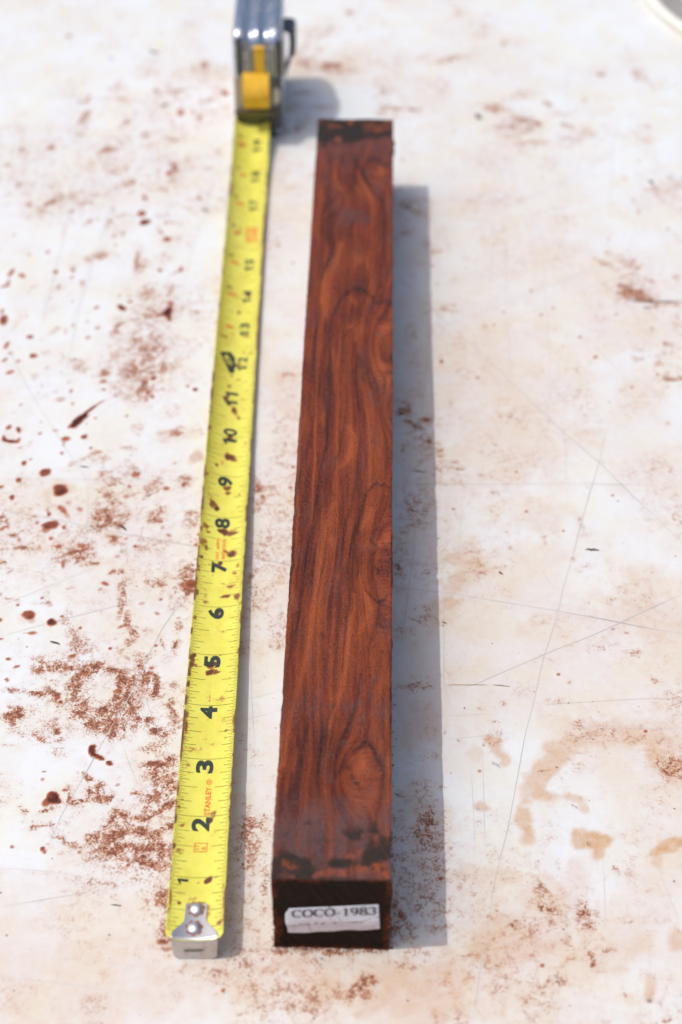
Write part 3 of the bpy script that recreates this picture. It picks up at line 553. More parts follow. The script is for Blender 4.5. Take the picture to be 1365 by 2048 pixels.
RUST = from_crop(500, 1600, 3.102, [(240,400,60,30,10,.8),(440,455,60,22,-10,.9),(560,450,90,20,0,.9),(700,430,90,30,0,.8),(800,410,50,36,0,1.1),(840,460,30,40,0,1.0),(640,350,40,40,0,.6),(230,470,80,16,0,.4),
 (530,270,30,20,0,.3),(690,330,30,30,0,.5),(850,230,20,60,0,.3)])
RUST += from_crop(560, 180, 3.592, [(510,235,34,24,0,1.2),(405,262,50,18,0,.8),(720,280,50,40,-30,.9),(780,250,40,60,0,.6),(640,210,70,14,0,.5),(300,230,40,30,0,.4),(620,420,60,14,0,.3)])

def to_block(pts):
    return np.array([block_us(x, y) for x, y in pts])
wob1 = (fbm(U * 4, S * 1.1, 200, 2) - .5) * .05 + (fbm(U * 30, S * 4, 201, 2) - .5) * .014
wob2 = (fbm(U * 5 + 40, S * 1.6, 210, 2) - .5) * .2
UU, S2 = U + wob1, S + wob2
def stroke(field, pts, w, d):
    P = to_block(pts)
    kx = ppi(pts[0][1], BH)[0]; hw = max(.012, w / kx / 2)
    lo = P.min(0) - hw * 5 - .2; hi = P.max(0) + hw * 5 + .2
    j0, j1 = np.searchsorted(ss, [lo[1], hi[1]]); i0, i1 = np.searchsorted(us, [lo[0], hi[0]])
    if j1 <= j0 or i1 <= i0: return
    x = UU[j0:j1, i0:i1]; y = S2[j0:j1, i0:i1]; best = np.full(x.shape, 9.0)
    tot = len(P) - 1
    for k in range(tot):
        a, bb = P[k], P[k + 1]; dd = bb - a; l2 = dd @ dd + 1e-9
        t = np.clip(((x - a[0]) * dd[0] + (y - a[1]) * dd[1]) / l2, 0, 1)
        dx = x - a[0] - t * dd[0]; dy = (y - a[1] - t * dd[1]) * .55
        e = np.sqrt(dx * dx + dy * dy)
        g = (k + t) / tot; e = e / (0.45 + .75 * np.sin(np.clip(g, .06, .94) * math.pi))
        best = np.minimum(best, e)
    f = d * (np.exp(-(best / hw) ** 2) * .52 + .36 * np.exp(-(best / (hw * 2.8)) ** 2))
    cur = field[j0:j1, i0:i1]; field[j0:j1, i0:i1] = np.maximum(cur, f) + .15 * np.minimum(cur, f)
fd = np.zeros_like(U); fl = np.zeros_like(U)
for pts, w, d in DARK: stroke(fd, pts, w * 1.25, d * .85)
for pts, w, d in LIGHT: stroke(fl, pts, w, d)
def splat_block(items, ch, seed, hard=.3, wob=1.0):
    n1 = fbm(U * 7, S * 5, seed, 4) - .5; n2 = fbm(U * 7 + 50, S * 5 + 9, seed + 9, 4) - .5
    for px, py, rx, ry, ang, d in items:
        u0, s0 = block_us(px, py); kx, ky = ppi(py, BH); R = max(rx / kx, ry / ky) * 1.9 + .1
        j0, j1 = np.searchsorted(ss, [s0 - R, s0 + R]); i0, i1 = np.searchsorted(us, [u0 - R, u0 + R])
        if j1 <= j0 or i1 <= i0: continue
        rr = min(rx / kx, ry / ky)
        dx = (U[j0:j1, i0:i1] - u0 + n1[j0:j1, i0:i1] * rr * wob * 1.6) * kx; dy = -(S[j0:j1, i0:i1] - s0 + n2[j0:j1, i0:i1] * rr * wob * 1.6) * ky
        a = math.radians(ang); c, s = math.cos(a), math.sin(a)
        r = np.sqrt(((dx * c + dy * s) / rx) ** 2 + ((-dx * s + dy * c) / ry) ** 2)
        f = d * (1 - sstep(hard, 1.15, r)); sub = ch[j0:j1, i0:i1]; ch[j0:j1, i0:i1] = np.maximum(sub, f)
fw = np.zeros_like(U); fb = np.zeros_like(U); fr = np.zeros_like(U)
splat_block(WAX, fw, 300); splat_block(BLACKW, fb, 320, .2); splat_block(RUST, fr, 340)
# extra streaks so that no strip is flat
g = U + .16 * (fbm(U * .8, S * .35, 401, 3) - .5) + .03 * (fbm(U * 3, S * 1.1, 402, 3) - .5)
for kx_, ky_, su, sv, amp in ((700, 1556, .26, .52, .44), (757, 1135, .26, 1.15, .42), (748, 690, .34, 1.3, .36), (740, 345, .30, .55, .40), (690, 400, .3, .5, -.25), (640, 1250, .3, 1.6, .12), (790, 820, .2, .5, .3)):
    a_, b_ = block_us(kx_, ky_); g = g + amp * np.exp(-((U - a_) / su) ** 2 - ((S - b_) / sv) ** 2)
rings = fbm(g * 11, S * .12 + 3, 450, 3)
fd += .36 * sstep(.50, .72, rings) * sstep(.35, .6, fbm(U * 2, S * .6, 451, 3)); fl += .45 * sstep(.40, .30, rings)
rings2 = fbm(g * 26, S * .3 + 3, 455, 2); fd += .16 * sstep(.58, .75, rings2)
st = fbm(g * 9, S * .22, 410, 4); fd += .18 * sstep(.52, .75, st); fl += .35 * sstep(.55, .78, fbm(g * 12 + 9, S * .2, 420, 3))
fd += .30 * sstep(.5, .75, fbm(g * 3.0, S * .5, 430, 4))
fw += .30 * sstep(.52, .75, fbm(U * 5, S * 2.2, 440, 5)); fw = np.maximum(fw, (.55 + .7 * sstep(.35, .65, fbm(U * 7, S * 1.5, 447, 4))) * (1 - sstep(.70, 1.35, S + .5 * (fbm(U * 4, S * 4, 445, 4) - .5)))); fw = np.maximum(fw, .7 * sstep(BL - 2.1, BL - .9, S + .9 * (fbm(U * 4, S * 2, 446, 4) - .5)))
fb = np.maximum(fb, .95 * sstep(BL - .78, BL - .60, S + .22 * (fbm(U * 5, S * 5, 460, 4) - .5)) * (.35 + .65 * sstep(.36, .52, fbm(U * 3, S * 3, 461, 4))))
fr = np.maximum(fr, .55 * sstep(BL - .6, BL - .4, S) * sstep(.56, .68, fbm(U * 4 + 7, S * 4, 462, 4)) * (.35 + .65 * (U > BW * .5)))
fb = np.maximum(fb, .72 * (1 - sstep(.68, .92, S + .3 * (fbm(U * 5, S * 4, 463, 4) - .5))) * (.25 + .75 * sstep(.38, .58, fbm(U * 4, S * 4, 464, 4))))
fadeend = 1 - sstep(0, .12, np.minimum(S, BL - S))
fb = np.maximum(fb, .55 * (1 - sstep(0, .05, S))); fr = np.maximum(fr, 0)
Ctop = np.stack([np.clip(fd, 0, 1.3), np.clip(fl, 0, 1.2), np.clip(fw, 0, 1.2), np.ones_like(U)], -1).reshape(-1, 4)
Etop = np.stack([np.clip(fb, 0, 1), np.clip(fr, 0, 1.2), np.zeros_like(U), np.ones_like(U)], -1).reshape(-1, 4)
Gtop = np.stack([g, S, U * 0], -1).reshape(-1, 3)
VV, FF, CC, EE, GG = [Vt], [Ft], [Ctop], [Etop], [Gtop]; nv = len(Vt)
def add_face(P, nrow, ncol, C, E, G, flip):
    global nv
    VV.append(P.reshape(-1, 3)); FF.append(grid_faces(nrow, ncol, nv, flip)); nv += nrow * ncol
    CC.append(C.reshape(-1, 4)); EE.append(E.reshape(-1, 4)); GG.append(G.reshape(-1, 3))
hz = np.concatenate([np.linspace(0, BH - .02, 12), [BH - .012 - .0]])
for side in (0, 1):
    Sg, Hg = np.meshgrid(ss, hz); Ug = np.full_like(Sg, side * BW)
    z = Hg.copy()
    P = block_point(Ug, Sg, z); P[-1] = block_point(Ug[-1], Sg[-1], TOPZ[:, -1 if side else 0])
    g2 = Hg + .05 * (fbm(Hg * 2, Sg * .4, 501 + side, 3)); d = .3 + .5 * sstep(.45, .7, fbm(g2 * 7, Sg * .25, 510, 4))
    endd = 1 - sstep(.35, .6, np.minimum(Sg, BL - Sg) + .2 * (fbm(Sg * 3, Hg * 3, 12, 3) - .5))
    add_face(P, len(hz), len(ss), np.stack([d, d * 0, .3 + d * 0, d * 0 + 1], -1), np.stack([endd, .2 + 0 * d, 0 * d, 0 * d + 1], -1), np.stack([g2, Sg, Ug], -1), flip=(side == 0))
ue = us[::2] if len(us) % 2 else us
for end in (0, 1):
    hh = np.concatenate([np.linspace(0, BH - .02, 70), [BH - .012]])
    Ug, Hg = np.meshgrid(us, hh); Sg = np.full_like(Ug, end * BL)
    P = block_point(Ug, Sg, Hg); P[-1] = block_point(Ug[-1], Sg[-1], TOPZ[-1 if end else 0, :])
    edge = np.minimum(np.minimum(Ug, BW - Ug), np.minimum(Hg, BH - Hg))
    blk = 1 - .0 * edge; rust = .70 * (1 - sstep(.0, .10, edge + .10 * (fbm(Ug * 8, Hg * 8, 71, 4) - .5))) * sstep(.38, .6, fbm(Ug * 4, Hg * 4, 72, 4) + .12)
    rust = np.maximum(rust, .55 * sstep(.58, .72, fbm(Ug * 3 + 4, Hg * 3, 73, 4)) * (Ug < .5))
    add_face(P, len(hh), len(us), np.stack([0 * Ug + .5, 0 * Ug, 0 * Ug + .1, 0 * Ug + 1], -1), np.stack([blk, rust, 0 * Ug + 1, 0 * Ug + 1], -1), np.stack([Ug, Hg, Sg], -1), flip=(end == 1))
Ug, Sg = np.meshgrid(np.array([0, BW]), np.array([0, BL]))
add_face(block_point(Ug, Sg, Ug * 0 + .0008), 2, 2, np.ones((2, 2, 4)) * .5, np.ones((2, 2, 4)) * .1, np.zeros((2, 2, 3)), flip=True)

def wood_material():
    m, N, L, b = nodes('figured_rosewood', rough=.5, spec=.28)
    A1 = nd(N, 'ShaderNodeAttribute', attribute_name='figure'); A2 = nd(N, 'ShaderNodeAttribute', attribute_name='finish'); A3 = nd(N, 'ShaderNodeAttribute', attribute_name='grain')
    s1 = N.new('ShaderNodeSeparateColor'); L.new(A1.outputs['Color'], s1.inputs[0])
    s2 = N.new('ShaderNodeSeparateColor'); L.new(A2.outputs['Color'], s2.inputs[0])
    D, LT, WX = s1.outputs; BK, RU, EN = s2.outputs
    def gmap(sc):
        mp = N.new('ShaderNodeMapping'); mp.inputs['Scale'].default_value = sc; L.new(A3.outputs['Vector'], mp.inputs['Vector']); return mp.outputs[0]
    fib = noise_node(N, L, gmap((60, 5.0, 30)), 1.0, 4, .65)
    pore = noise_node(N, L, gmap((95, 14, 50)), 1.0, 3, .6)
    mid = noise_node(N, L, gmap((16, 1.2, 10)), 1.0, 4, .6)
    blot = noise_node(N, L, gmap((5, 2.2, 5)), 1.0, 5, .65)
    mott = noise_node(N, L, gmap((22, 16, 22)), 1.0, 5, .7)
    base = mixc(N, L, ramp01(N, L, mid, .32, .68), (.085, .0120, .0056, 1), (.212, .038, .0125, 1))
    base = mixc(N, L, math_node(N, L, 'MULTIPLY', ramp01(N, L, blot, .42, .68), .6), base, (.13, .024, .012, 1))
    base = mixc(N, L, math_node(N, L, 'MULTIPLY', LT, .85, True), base, (.34, .076, .020, 1))
    dn = math_node(N, L, 'ADD', D, math_node(N, L, 'MULTIPLY', math_node(N, L, 'SUBTRACT', fib, .5), .5))
    base = mixc(N, L, math_node(N, L, 'MULTIPLY', ramp01(N, L, dn, .08, 1.15), .93), base, (.032, .0075, .006, 1))
    base = mixc(N, L, math_node(N, L, 'MULTIPLY', ramp01(N, L, fib, .5, .72), .38), base, (.07, .014, .009, 1))
    base = mixc(N, L, math_node(N, L, 'MULTIPLY', ramp01(N, L, pore, .57, .68), .65), base, (.035, .010, .008, 1))
    base = mixc(N, L, math_node(N, L, 'MULTIPLY', ramp01(N, L, mott, .52, .72), .30), base, (.36, .135, .080, 1))
    wx = math_node(N, L, 'MULTIPLY', WX, ramp01(N, L, mott, .3, .62, .35, 1.0))
    base = mixc(N, L, math_node(N, L, 'MULTIPLY', wx, .74, True), base, (.098, .060, .062, 1))
    bk = math_node(N, L, 'MULTIPLY', BK, ramp01(N, L, mott, .3, .5, .75, 1.0))
    base = mixc(N, L, ramp01(N, L, bk, .1, .8), base, (.026, .0165, .012, 1))
    ru = math_node(N, L, 'MULTIPLY', RU, ramp01(N, L, mott, .38, .62))
    base = mixc(N, L, math_node(N, L, 'MULTIPLY', ru, 1.0, True), base, (.33, .070, .020, 1))
    L.new(base, b.inputs['Base Color'])
    L.new(math_node(N, L, 'ADD', ramp01(N, L, mott, .36, .62, .30, .62), math_node(N, L, 'MULTIPLY', ramp01(N, L, blot, .35, .65), -.10)), b.inputs['Roughness'])
    L.new(math_node(N, L, 'SUBTRACT', .24, math_node(N, L, 'MULTIPLY', EN, .22)), b.inputs['Specular IOR Level'])
    tc_ = N.new('ShaderNodeTexCoord'); mp_ = N.new('ShaderNodeMapping'); mp_.inputs['Rotation'].default_value = (0, 0, .5); mp_.inputs['Scale'].default_value = (3 / IN, 46 / IN, 3 / IN)
    L.new(tc_.outputs['Object'], mp_.inputs['Vector']); saw = noise_node(N, L, mp_.outputs[0], 1.0, 2, .5)
    h = math_node(N, L, 'ADD', math_node(N, L, 'MULTIPLY', fib, .6), math_node(N, L, 'ADD', math_node(N, L, 'MULTIPLY', pore, -.8), math_node(N, L, 'ADD', math_node(N, L, 'MULTIPLY', mott, 1.3), math_node(N, L, 'MULTIPLY', saw, .55))))
    bump(N, L, b, h, .75, .0006)
    return m
M_wood = wood_material()
body = mesh('block_body', np.concatenate(VV), np.concatenate(FF), M_wood, wood_thing, WB)
attr(body, 'figure', np.concatenate(CC)); attr(body, 'finish', np.concatenate(EE)); attr(body, 'grain', np.concatenate(GG), 'FLOAT_VECTOR')

# wax lumps on the right arris
def lump(name, c, r, mat, parent, base, seed, label=None):
    n, m_ = 18, 12; V, Fc = [], []
    for i in range(m_ + 1):
        th = math.pi * i / m_
        for j in range(n):
            ph = 2 * math.pi * j / n
            d = np.array([math.sin(th) * math.cos(ph), math.sin(th) * math.sin(ph), math.cos(th)])
            k = .8 + .45 * float(fbm(np.array([d[0] * 1.5 + 5]), np.array([d[1] * 1.5 + d[2] * 1.3 + 5]), seed, 3)[0])
            V.append(np.array(c) + d * np.array(r) * k)
    for i in range(m_):
        for j in range(n): Fc.append((i * n + j, (i + 1) * n + j, (i + 1) * n + (j + 1) % n, i * n + (j + 1) % n))
    return mesh(name, V, Fc, mat, parent, base, label=label)
m_wax, N, L, b = nodes('dark_wax', rough=.35)
L.new(mixc(N, L, ramp01(N, L, noise_node(N, L, objvec(N), 14, 4), .45, .6), (.03, .022, .02, 1), (.22, .05, .02, 1)), b.inputs['Base Color'])
bump(N, L, b, noise_node(N, L, objvec(N), 20, 4), .5, .0008)
for k, (s, h, ru, rs_, rh) in enumerate([(BL - .66, 1.43, .035, .07, .06), (BL - .58, 1.2, .03, .10, .12), (.16, 1.05, .022, .08, .2), (.1, .22, .03, .06, .1), (BL - 1.0, 1.46, .02, .05, .03)]):
    lump('wax_drip', block_point(BW + .006, s, h), (ru, rs_, rh), m_wax, wood_thing, WB, 600 + k)

# ------------------------------------------------------------------ lettering made of pen strokes (thick upright, thin level strokes)
def arc(cx, cy, rx, ry, a0, a1, n=28):
    t = np.radians(np.linspace(a0, a1, n)); return np.c_[cx + rx * np.cos(t), cy + ry * np.sin(t)]
def nib(P, wv, wh, cap=0):
    """ribbon whose width depends on its direction"""
    P = np.asarray(P, float); T = np.gradient(P, axis=0); T /= np.linalg.norm(T, axis=1)[:, None] + 1e-9
    w = wh + (wv - wh) * np.abs(T[:, 1]) ** 1.5
    Nn = np.c_[-T[:, 1], T[:, 0]]; n = len(P)
    V = np.concatenate([P + Nn * w[:, None] / 2, P - Nn * w[:, None] / 2]); i = np.arange(n - 1)
    return V, np.stack([i + n, i + n + 1, i + 1, i], -1)
SERIF = {
 'C': (.72, [(arc(.40, .5, .36, .47, 48, 312, 40), .16, .085), ([(.66, .98), (.66, .68)], .05, .04), ([(.66, .20), (.66, .1)], .04, .04)]),
 'O': (.84, [(arc(.42, .5, .355, .475, 0, 360, 48), .16, .085)]),
 '-': (.40, [([(.06, .38), (.34, .38)], .09, .09)]),
 '1': (.58, [([(.30, 1.0), (.30, 0)], .16, .1), ([(.08, .03), (.52, .03)], .06, .06), ([(.08, .86), (.30, .97)], .06, .08)]),
 '9': (.62, [(arc(.30, .68, .23, .30, 0, 360, 40), .16, .085), (np.r_[arc(.22, .55, .31, .50, 30, -70, 24)], .15, .09), ([(.10, .10), (.30, .05)], .07, .08)]),
 '8': (.62, [(arc(.31, .75, .20, .225, 0, 360, 36), .15, .09), (arc(.31, .26, .25, .24, 0, 360, 36), .16, .09)]),
 '3': (.62, [(arc(.27, .76, .23, .22, 160, -85, 28), .15, .09), (arc(.25, .27, .28, .26, 85, -160, 28), .16, .09)]),
}
def serif_text(s, gap=.06):
    V, Fc, x, n = [], [], 0, 0
    for ch in s:
        w, strokes = SERIF[ch]
        for P, wv, wh in strokes:
            P = np.asarray(P, float)
            if len(P) == 2: P = np.linspace(P[0], P[1], 6)
            v, f = nib(P, wv, wh); v[:, 0] += x; V.append(v); Fc.append(f + n); n += len(v)
        x += w + gap
    return np.concatenate(V), np.concatenate(Fc), x - gap

# paper sticker on the near end
front_n = np.array([bd[0], bd[1], 0.0]); front_p = np.array([BX, BY, 0])
def on_front(px, py):
    P = on_plane(px, py, front_p, front_n) - front_p
    return P[:2] @ bn, P[2]
def crop5(x, y): return on_front(500 + x / 3.102, 1600 + y / 3.102)
TL, TR, BR, BLc = crop5(212, 672), crop5(799, 647), crop5(808, 797), crop5(236, 815)
nuu, nvv = 60, 24
pu, pv = np.meshgrid(np.linspace(0, 1, nuu), np.linspace(0, 1, nvv))       # v: 0 top .. 1 bottom
def quadmap(u, v):
    a = (np.array(TL)[:, None, None] * (1 - u) + np.array(TR)[:, None, None] * u); c = (np.array(BLc)[:, None, None] * (1 - u) + np.array(BR)[:, None, None] * u)
    return a * (1 - v) + c * v
Q = quadmap(pu, pv)
# torn, slightly sagging outline
cut = .05 * np.exp(-(pu / .03) ** 2) * np.exp(-(pv / .10) ** 2)
Q[1] -= (pv ** 3) * (.035 * np.exp(-((pu - .22) / .12) ** 2) + .012 * np.sin(pu * 17))
Q[0] += cut * (1 - pv) + .006 * np.sin(pv * 9) * (1 - pu)
Q[1] -= .03 * np.exp(-(pu / .03) ** 2) * (1 - pv)
fold = .007 * np.exp(-((pv - .60 - .10 * np.sin(pu * 3.0)) / .06) ** 2) * (.4 + .6 * vnoise(pu * 9, pv * 2, 5)) + .005 * sstep(.0, 1, pv) * vnoise(pu * 7, pv * 5, 6) + .004
lift = fold + .004
P = np.stack([BX + bn[0] * Q[0] - bd[0] * lift, BY + bn[1] * Q[0] - bd[1] * lift - .002, Q[1]], -1)
m_pap, N, L, b = nodes('wet_paper', rough=.45)
vv = objvec(N)
at = nd(N, 'ShaderNodeAttribute', attribute_name='paper_shade_dirt'); sp = N.new('ShaderNodeSeparateColor'); L.new(at.outputs['Color'], sp.inputs[0])
dm = math_node(N, L, 'ADD', sp.outputs[0], math_node(N, L, 'MULTIPLY', math_node(N, L, 'SUBTRACT', noise_node(N, L, vv, 16, 5, .65), .5), .8))
cpa = mixc(N, L, ramp01(N, L, dm, .15, .9), (.80, .79, .84, 1), (.56, .46, .47, 1))
cpa = mixc(N, L, ramp01(N, L, math_node(N, L, 'ADD', sp.outputs[1], math_node(N, L, 'MULTIPLY', math_node(N, L, 'SUBTRACT', noise_node(N, L, vv, 22, 4), .5), 1.6)), .45, 1.0), cpa, (.20, .055, .04, 1))
L.new(cpa, b.inputs['Base Color'])
lab = mesh('paper_label', P.reshape(-1, 3), grid_faces(nvv, nuu, flip=True), m_pap, wood_thing, WB, label='small white paper sticker on the near black end')
dirt_or_shade = .18 + .45 * sstep(.40, .80, pv + .12 * np.sin(pu * 5)); line = np.exp(-((pv - .66 + .16 * sstep(.75, 1, pu) - .08 * (1 - sstep(0, .2, pu))) / .045) ** 2) * .8 + .9 * np.exp(-(((pu - .24) / .022) ** 2 + ((pv - .82) / .13) ** 2)) + .5 * np.exp(-(((pu - .72) / .02) ** 2 + ((pv - .75) / .1) ** 2))  # paints in shade on the wrinkled lower half, besides real dirt
attr(lab, 'paper_shade_dirt', np.stack([dirt_or_shade, line, 0 * pu, 0 * pu + 1], -1).reshape(-1, 4))
sol = lab.modifiers.new('thickness', 'SOLIDIFY'); sol.thickness = .004 * IN; sol.offset = -1
tv, tf, tw = serif_text('COCO-1983')
c0, c1, c2 = np.array(crop5(264, 722)), np.array(crop5(786, 701)), np.array(crop5(262, 675))
tp = c0[None] + (tv[:, :1] / tw) * (c1 - c0)[None] + tv[:, 1:] * (c2 - c0)[None]
m_ink, N, L, b = nodes('black_ink', rough=.5)
L.new(mixc(N, L, ramp01(N, L, noise_node(N, L, objvec(N), 40, 3), .35, .7), (.018, .017, .02, 1), (.07, .06, .07, 1)), b.inputs['Base Color'])
liftt = .0135
mesh('printed_text', np.c_[BX + bn[0] * tp[:, 0] - bd[0] * liftt * 1.3, BY + bn[1] * tp[:, 0] - bd[1] * liftt * 1.9 , tp[:, 1]], tf, m_ink, lab, WB, smooth=False)

# ------------------------------------------------------------------ tape measure
TX, TY, TYAW, TCUR = -1.90243, 11.7995, -0.00026, 0.0215267
td = np.array([math.sin(TYAW), math.cos(TYAW)]); tn = np.array([math.cos(TYAW), -math.sin(TYAW)])
_zs = np.array([-1, 0, 1, 3, 6, 9, 11, 14, 17.5, 18.6, 20.0, 22]); _zz = np.array([.40, .40, .39, .31, .19, .13, .10, .08, .09, .13, .40, .5])
_fs = np.linspace(-1, 22, 2301); _fz = np.interp(_fs, _zs, _zz)
_k = np.exp(-(np.arange(-120, 121) / 50.) ** 2); _k /= _k.sum(); _fz = np.convolve(np.pad(_fz, 120, mode='edge'), _k, 'valid')
_obs = {1:(397,1754),2:(407,1633),3:(414,1519.5),4:(421.5,1412),5:(429,1309),6:(435,1214),7:(442,1124),8:(448,1038),9:(455,952),10:(460,872),11:(466,800),12:(471,729),13:(477,660),14:(482,593),15:(487,530),16:(491,471),17:(495,410),18:(499,351.5),19:(503,295)}
_os = np.array(sorted(_obs)); _oP = np.array([on_plane(_obs[k][0], _obs[k][1], (0, 0, float(np.interp(k, _fs, _fz)))) for k in _os])
PY = np.polyfit(_os, _oP[:, 1], 2); PX = np.polyfit(_os, _oP[:, 0], 2)
print('tape fit', PY, PX, np.abs(np.polyval(PY, _os) - _oP[:, 1]).max())
def cup_of(s): return .062 + .055 * sstep(4, 10, np.asarray(s, float))
def tape_point(s, o, lift=0.0):
    """s inches along the blade, o inches to the right of its centre line"""
    s = np.asarray(s, float); o = np.asarray(o, float)
    z = np.interp(s, _fs, _fz) + cup_of(s) * (o / .375) ** 2 - o * .20 * sstep(6, 10, s) * (1 - sstep(18.5, 20, s)) + lift
    return np.stack([np.polyval(PX, s) + o, np.polyval(PY, s) + 0 * o, z + 0 * s], -1)
def tape_so(px, py):
    z = .2; s = 5.0
    for _ in range(8):
        P = on_plane(px, py, (0, 0, z))
        for _k in range(4): s -= (np.polyval(PY, s) - P[1]) / np.polyval(np.polyder(PY), s)
        z = float(np.interp(s, _fs, _fz)) + .015
    return s, P[0] - np.polyval(PX, s)
CASE_Y = 31.55; CASE_X0, CASE_X1 = -2.235, -1.215; CASE_C = (CASE_X0 + CASE_X1) / 2
tape_thing = empty('tape_measure', 'chrome tape measure with its yellow blade pulled out beside the wooden block', 'tape measure', (CASE_C, 32.8, 0))
TB = tuple(np.array(tape_thing.location) / IN)

s_end = 20.6
sg = np.concatenate([np.arange(.045, .3, .012), np.arange(.3, s_end, .022)]); og = np.linspace(-1, 1, 41)
Sg, Og = np.meshgrid(sg, og, indexing='ij')
hw = .375 - .11 * (1 - np.sqrt(np.clip(1 - (1 - np.clip((Sg - .045) / .12, 0, 1)) ** 2, 0, 1)))
hw = hw - .006 * sstep(.62, .72, fbm(Sg * 3, Og * 0 + np.sign(Og) * 5, 700, 3)) * (np.abs(Og) > .8)
Oo = Og * hw
top = tape_point(Sg, Oo).reshape(-1, 3); bot = tape_point(Sg, Oo, -.007).reshape(-1, 3)
nr, nc = Sg.shape; n0 = len(top)
ringi = np.concatenate([np.arange(nc), np.arange(1, nr) * nc + nc - 1, (nr - 1) * nc + np.arange(nc - 2, -1, -1), np.arange(nr - 2, 0, -1) * nc])
mm = len(ringi); k = np.arange(mm); k1 = (k + 1) % mm
rimf = np.stack([ringi[k], n0 + ringi[k], n0 + ringi[k1], ringi[k1]], -1)
FB = np.concatenate([grid_faces(nr, nc), grid_faces(nr, nc, n0, True), rimf])
TS = from_crop(300, 1400, 3.658, [(430,1315,42,26,-10,1.3),(490,1300,30,8,-10,.7),(350,1335,12,11,0,.9),(440,880,16,22,20,1.3),(462,840,28,45,30,.55),(485,320,45,50,0,.42),(455,325,20,20,0,.45),
 (225,1110,34,34,0,.5),(205,1110,16,16,0,.5),(210,1490,22,20,0,.95),(315,1460,60,26,0,.45),(340,1410,60,40,0,.2),(275,470,26,45,0,.45),(290,530,20,14,0,.6),(235,925,30,22,0,.5),(235,740,14,12,0,.7),
 (215,790,16,14,0,.8),(188,880,12,40,0,1.2),(180,1080,10,30,0,1.1),(212,660,12,30,0,.8),(232,430,8,60,0,.8),(272,110,30,40,0,.55),(265,200,12,70,0,.55),(555,230,14,8,0,.8),(550,280,12,14,0,.7),
 (590,365,14,8,0,.4),(345,1150,60,50,0,.15),(430,1560,30,70,0,.4),(365,1480,60,14,0,.6),(510,1640,26,20,0,.5),(190,1640,30,60,0,.35),(165,1240,10,20,0,.5),(420,1090,60,16,0,.3),(300,365,60,30,0,.18),
 (560,970,18,14,0,.5),(565,1150,12,10,0,.6),(540,1380,10,60,0,.4),(430,1520,18,30,0,.6),(150,1480,14,160,0,.7),(350,1650,80,20,0,.3)])
TS += from_crop(340, 900, 3.936, [(470,50,62,26,10,1.0),(500,70,40,20,10,.8),(368,130,20,18,20,.8),(330,180,26,12,0,.6),(290,235,26,20,0,.6),(440,290,50,24,0,.85),(460,330,30,26,0,.7),(330,430,50,34,30,.8),
 (365,465,24,22,0,1.4),(330,450,34,30,0,.6),(420,640,60,26,20,1.4),(490,655,45,26,0,.8),(500,630,30,34,0,.5),(490,490,26,12,0,.4),(480,820,45,26,0,.9),(440,800,26,16,30,.7),(400,885,24,16,0,.95),
 (315,905,14,10,0,.8),(340,985,10,9,0,.5),(275,620,36,26,20,.65),(305,655,30,18,0,.7),(260,740,40,60,0,.6),(285,780,22,40,0,.7),(245,860,26,22,0,.8),(225,930,30,22,0,.8),(235,960,16,14,0,.7),
 (430,1150,52,22,0,.85),(395,1090,50,30,0,.35),(378,1270,22,30,0,1.0),(300,1200,34,22,0,.4),(210,1140,20,30,0,.6),(195,1330,22,30,0,.7),(345,1680,62,40,0,.95),(350,1740,80,26,0,.8),(300,1760,20,10,0,.7),
 (185,1640,34,50,0,1.0),(170,1700,26,40,0,1.0),(160,1760,20,60,0,.9),(150,1850,22,34,0,.9),(200,1700,20,26,0,.6),(395,1610,12,10,0,.9),(515,1510,22,9,0,.8),(475,1795,16,8,0,.6),(490,1905,20,12,0,.7),
 (460,1860,40,60,0,.2),(530,910,40,34,0,.45),(520,970,40,30,0,.4),(540,1020,22,22,0,.35),(530,1170,40,24,0,.5),(420,1050,30,8,10,.6),(470,1075,50,14,0,.4),(560,800,16,12,0,.3),(540,350,14,12,0,.5),
 (250,650,14,40,0,.6),(175,1440,12,40,0,.9),(330,380,50,16,10,.5),(380,1960,90,40,0,.25),(420,1430,60,14,20,.35),(505,640,60,60,0,.35),(300,330,40,60,0,.3)])
TS += from_crop(400, 450, 4.356, [(320,90,26,34,30,.6),(350,40,12,26,-30,.8),(290,30,16,20,0,.4),(345,755,20,13,-20,1.1),(420,600,34,22,5,1.2),(310,1220,50,22,-30,1.0),(260,1230,26,30,0,.8),(385,1215,34,40,0,.35),
 (255,1405,16,13,0,1.0),(225,1520,34,26,20,.9),(260,1560,26,26,0,.7),(300,1610,26,50,-20,.7),(330,1670,26,40,-30,.6),(270,1860,44,36,0,.85),(265,2000,56,30,10,.9),(240,2030,30,20,0,.7),(400,960,40,14,0,.6),
 (410,860,26,10,0,.6),(380,1095,22,26,0,.5),(430,1110,22,16,0,.5),(340,190,70,12,20,.6),(345,1340,22,9,-20,.5),(400,1900,22,8,-5,.7),(90,1820,14,24,0,.8),(270,465,18,16,0,.5),(370,520,18,12,0,.4),
 (285,730,18,12,0,.35),(210,1000,40,20,0,.4),(430,425,40,20,0,.3),(270,570,14,12,0,.4),(280,1310,14,20,0,.7),(470,1230,30,10,-10,.4),(200,1920,30,60,0,.35),(280,960,14,60,0,.2),(450,1900,14,60,0,.3)])
TS += from_crop(420, 0, 4.267, [(400,1040,40,18,0,1.0),(310,1030,26,14,10,.9),(260,1170,20,14,0,.5),(270,1260,50,16,0,.25),(400,1385,14,10,0,.45),(270,1660,22,26,0,.4),(455,1640,20,30,0,.45),(190,1530,14,40,0,.5),
 (225,1090,20,20,0,.4),(200,1640,14,60,0,.4),(440,1740,16,40,0,.3),(420,1400,60,50,0,.12)])
tst = np.zeros_like(Sg)
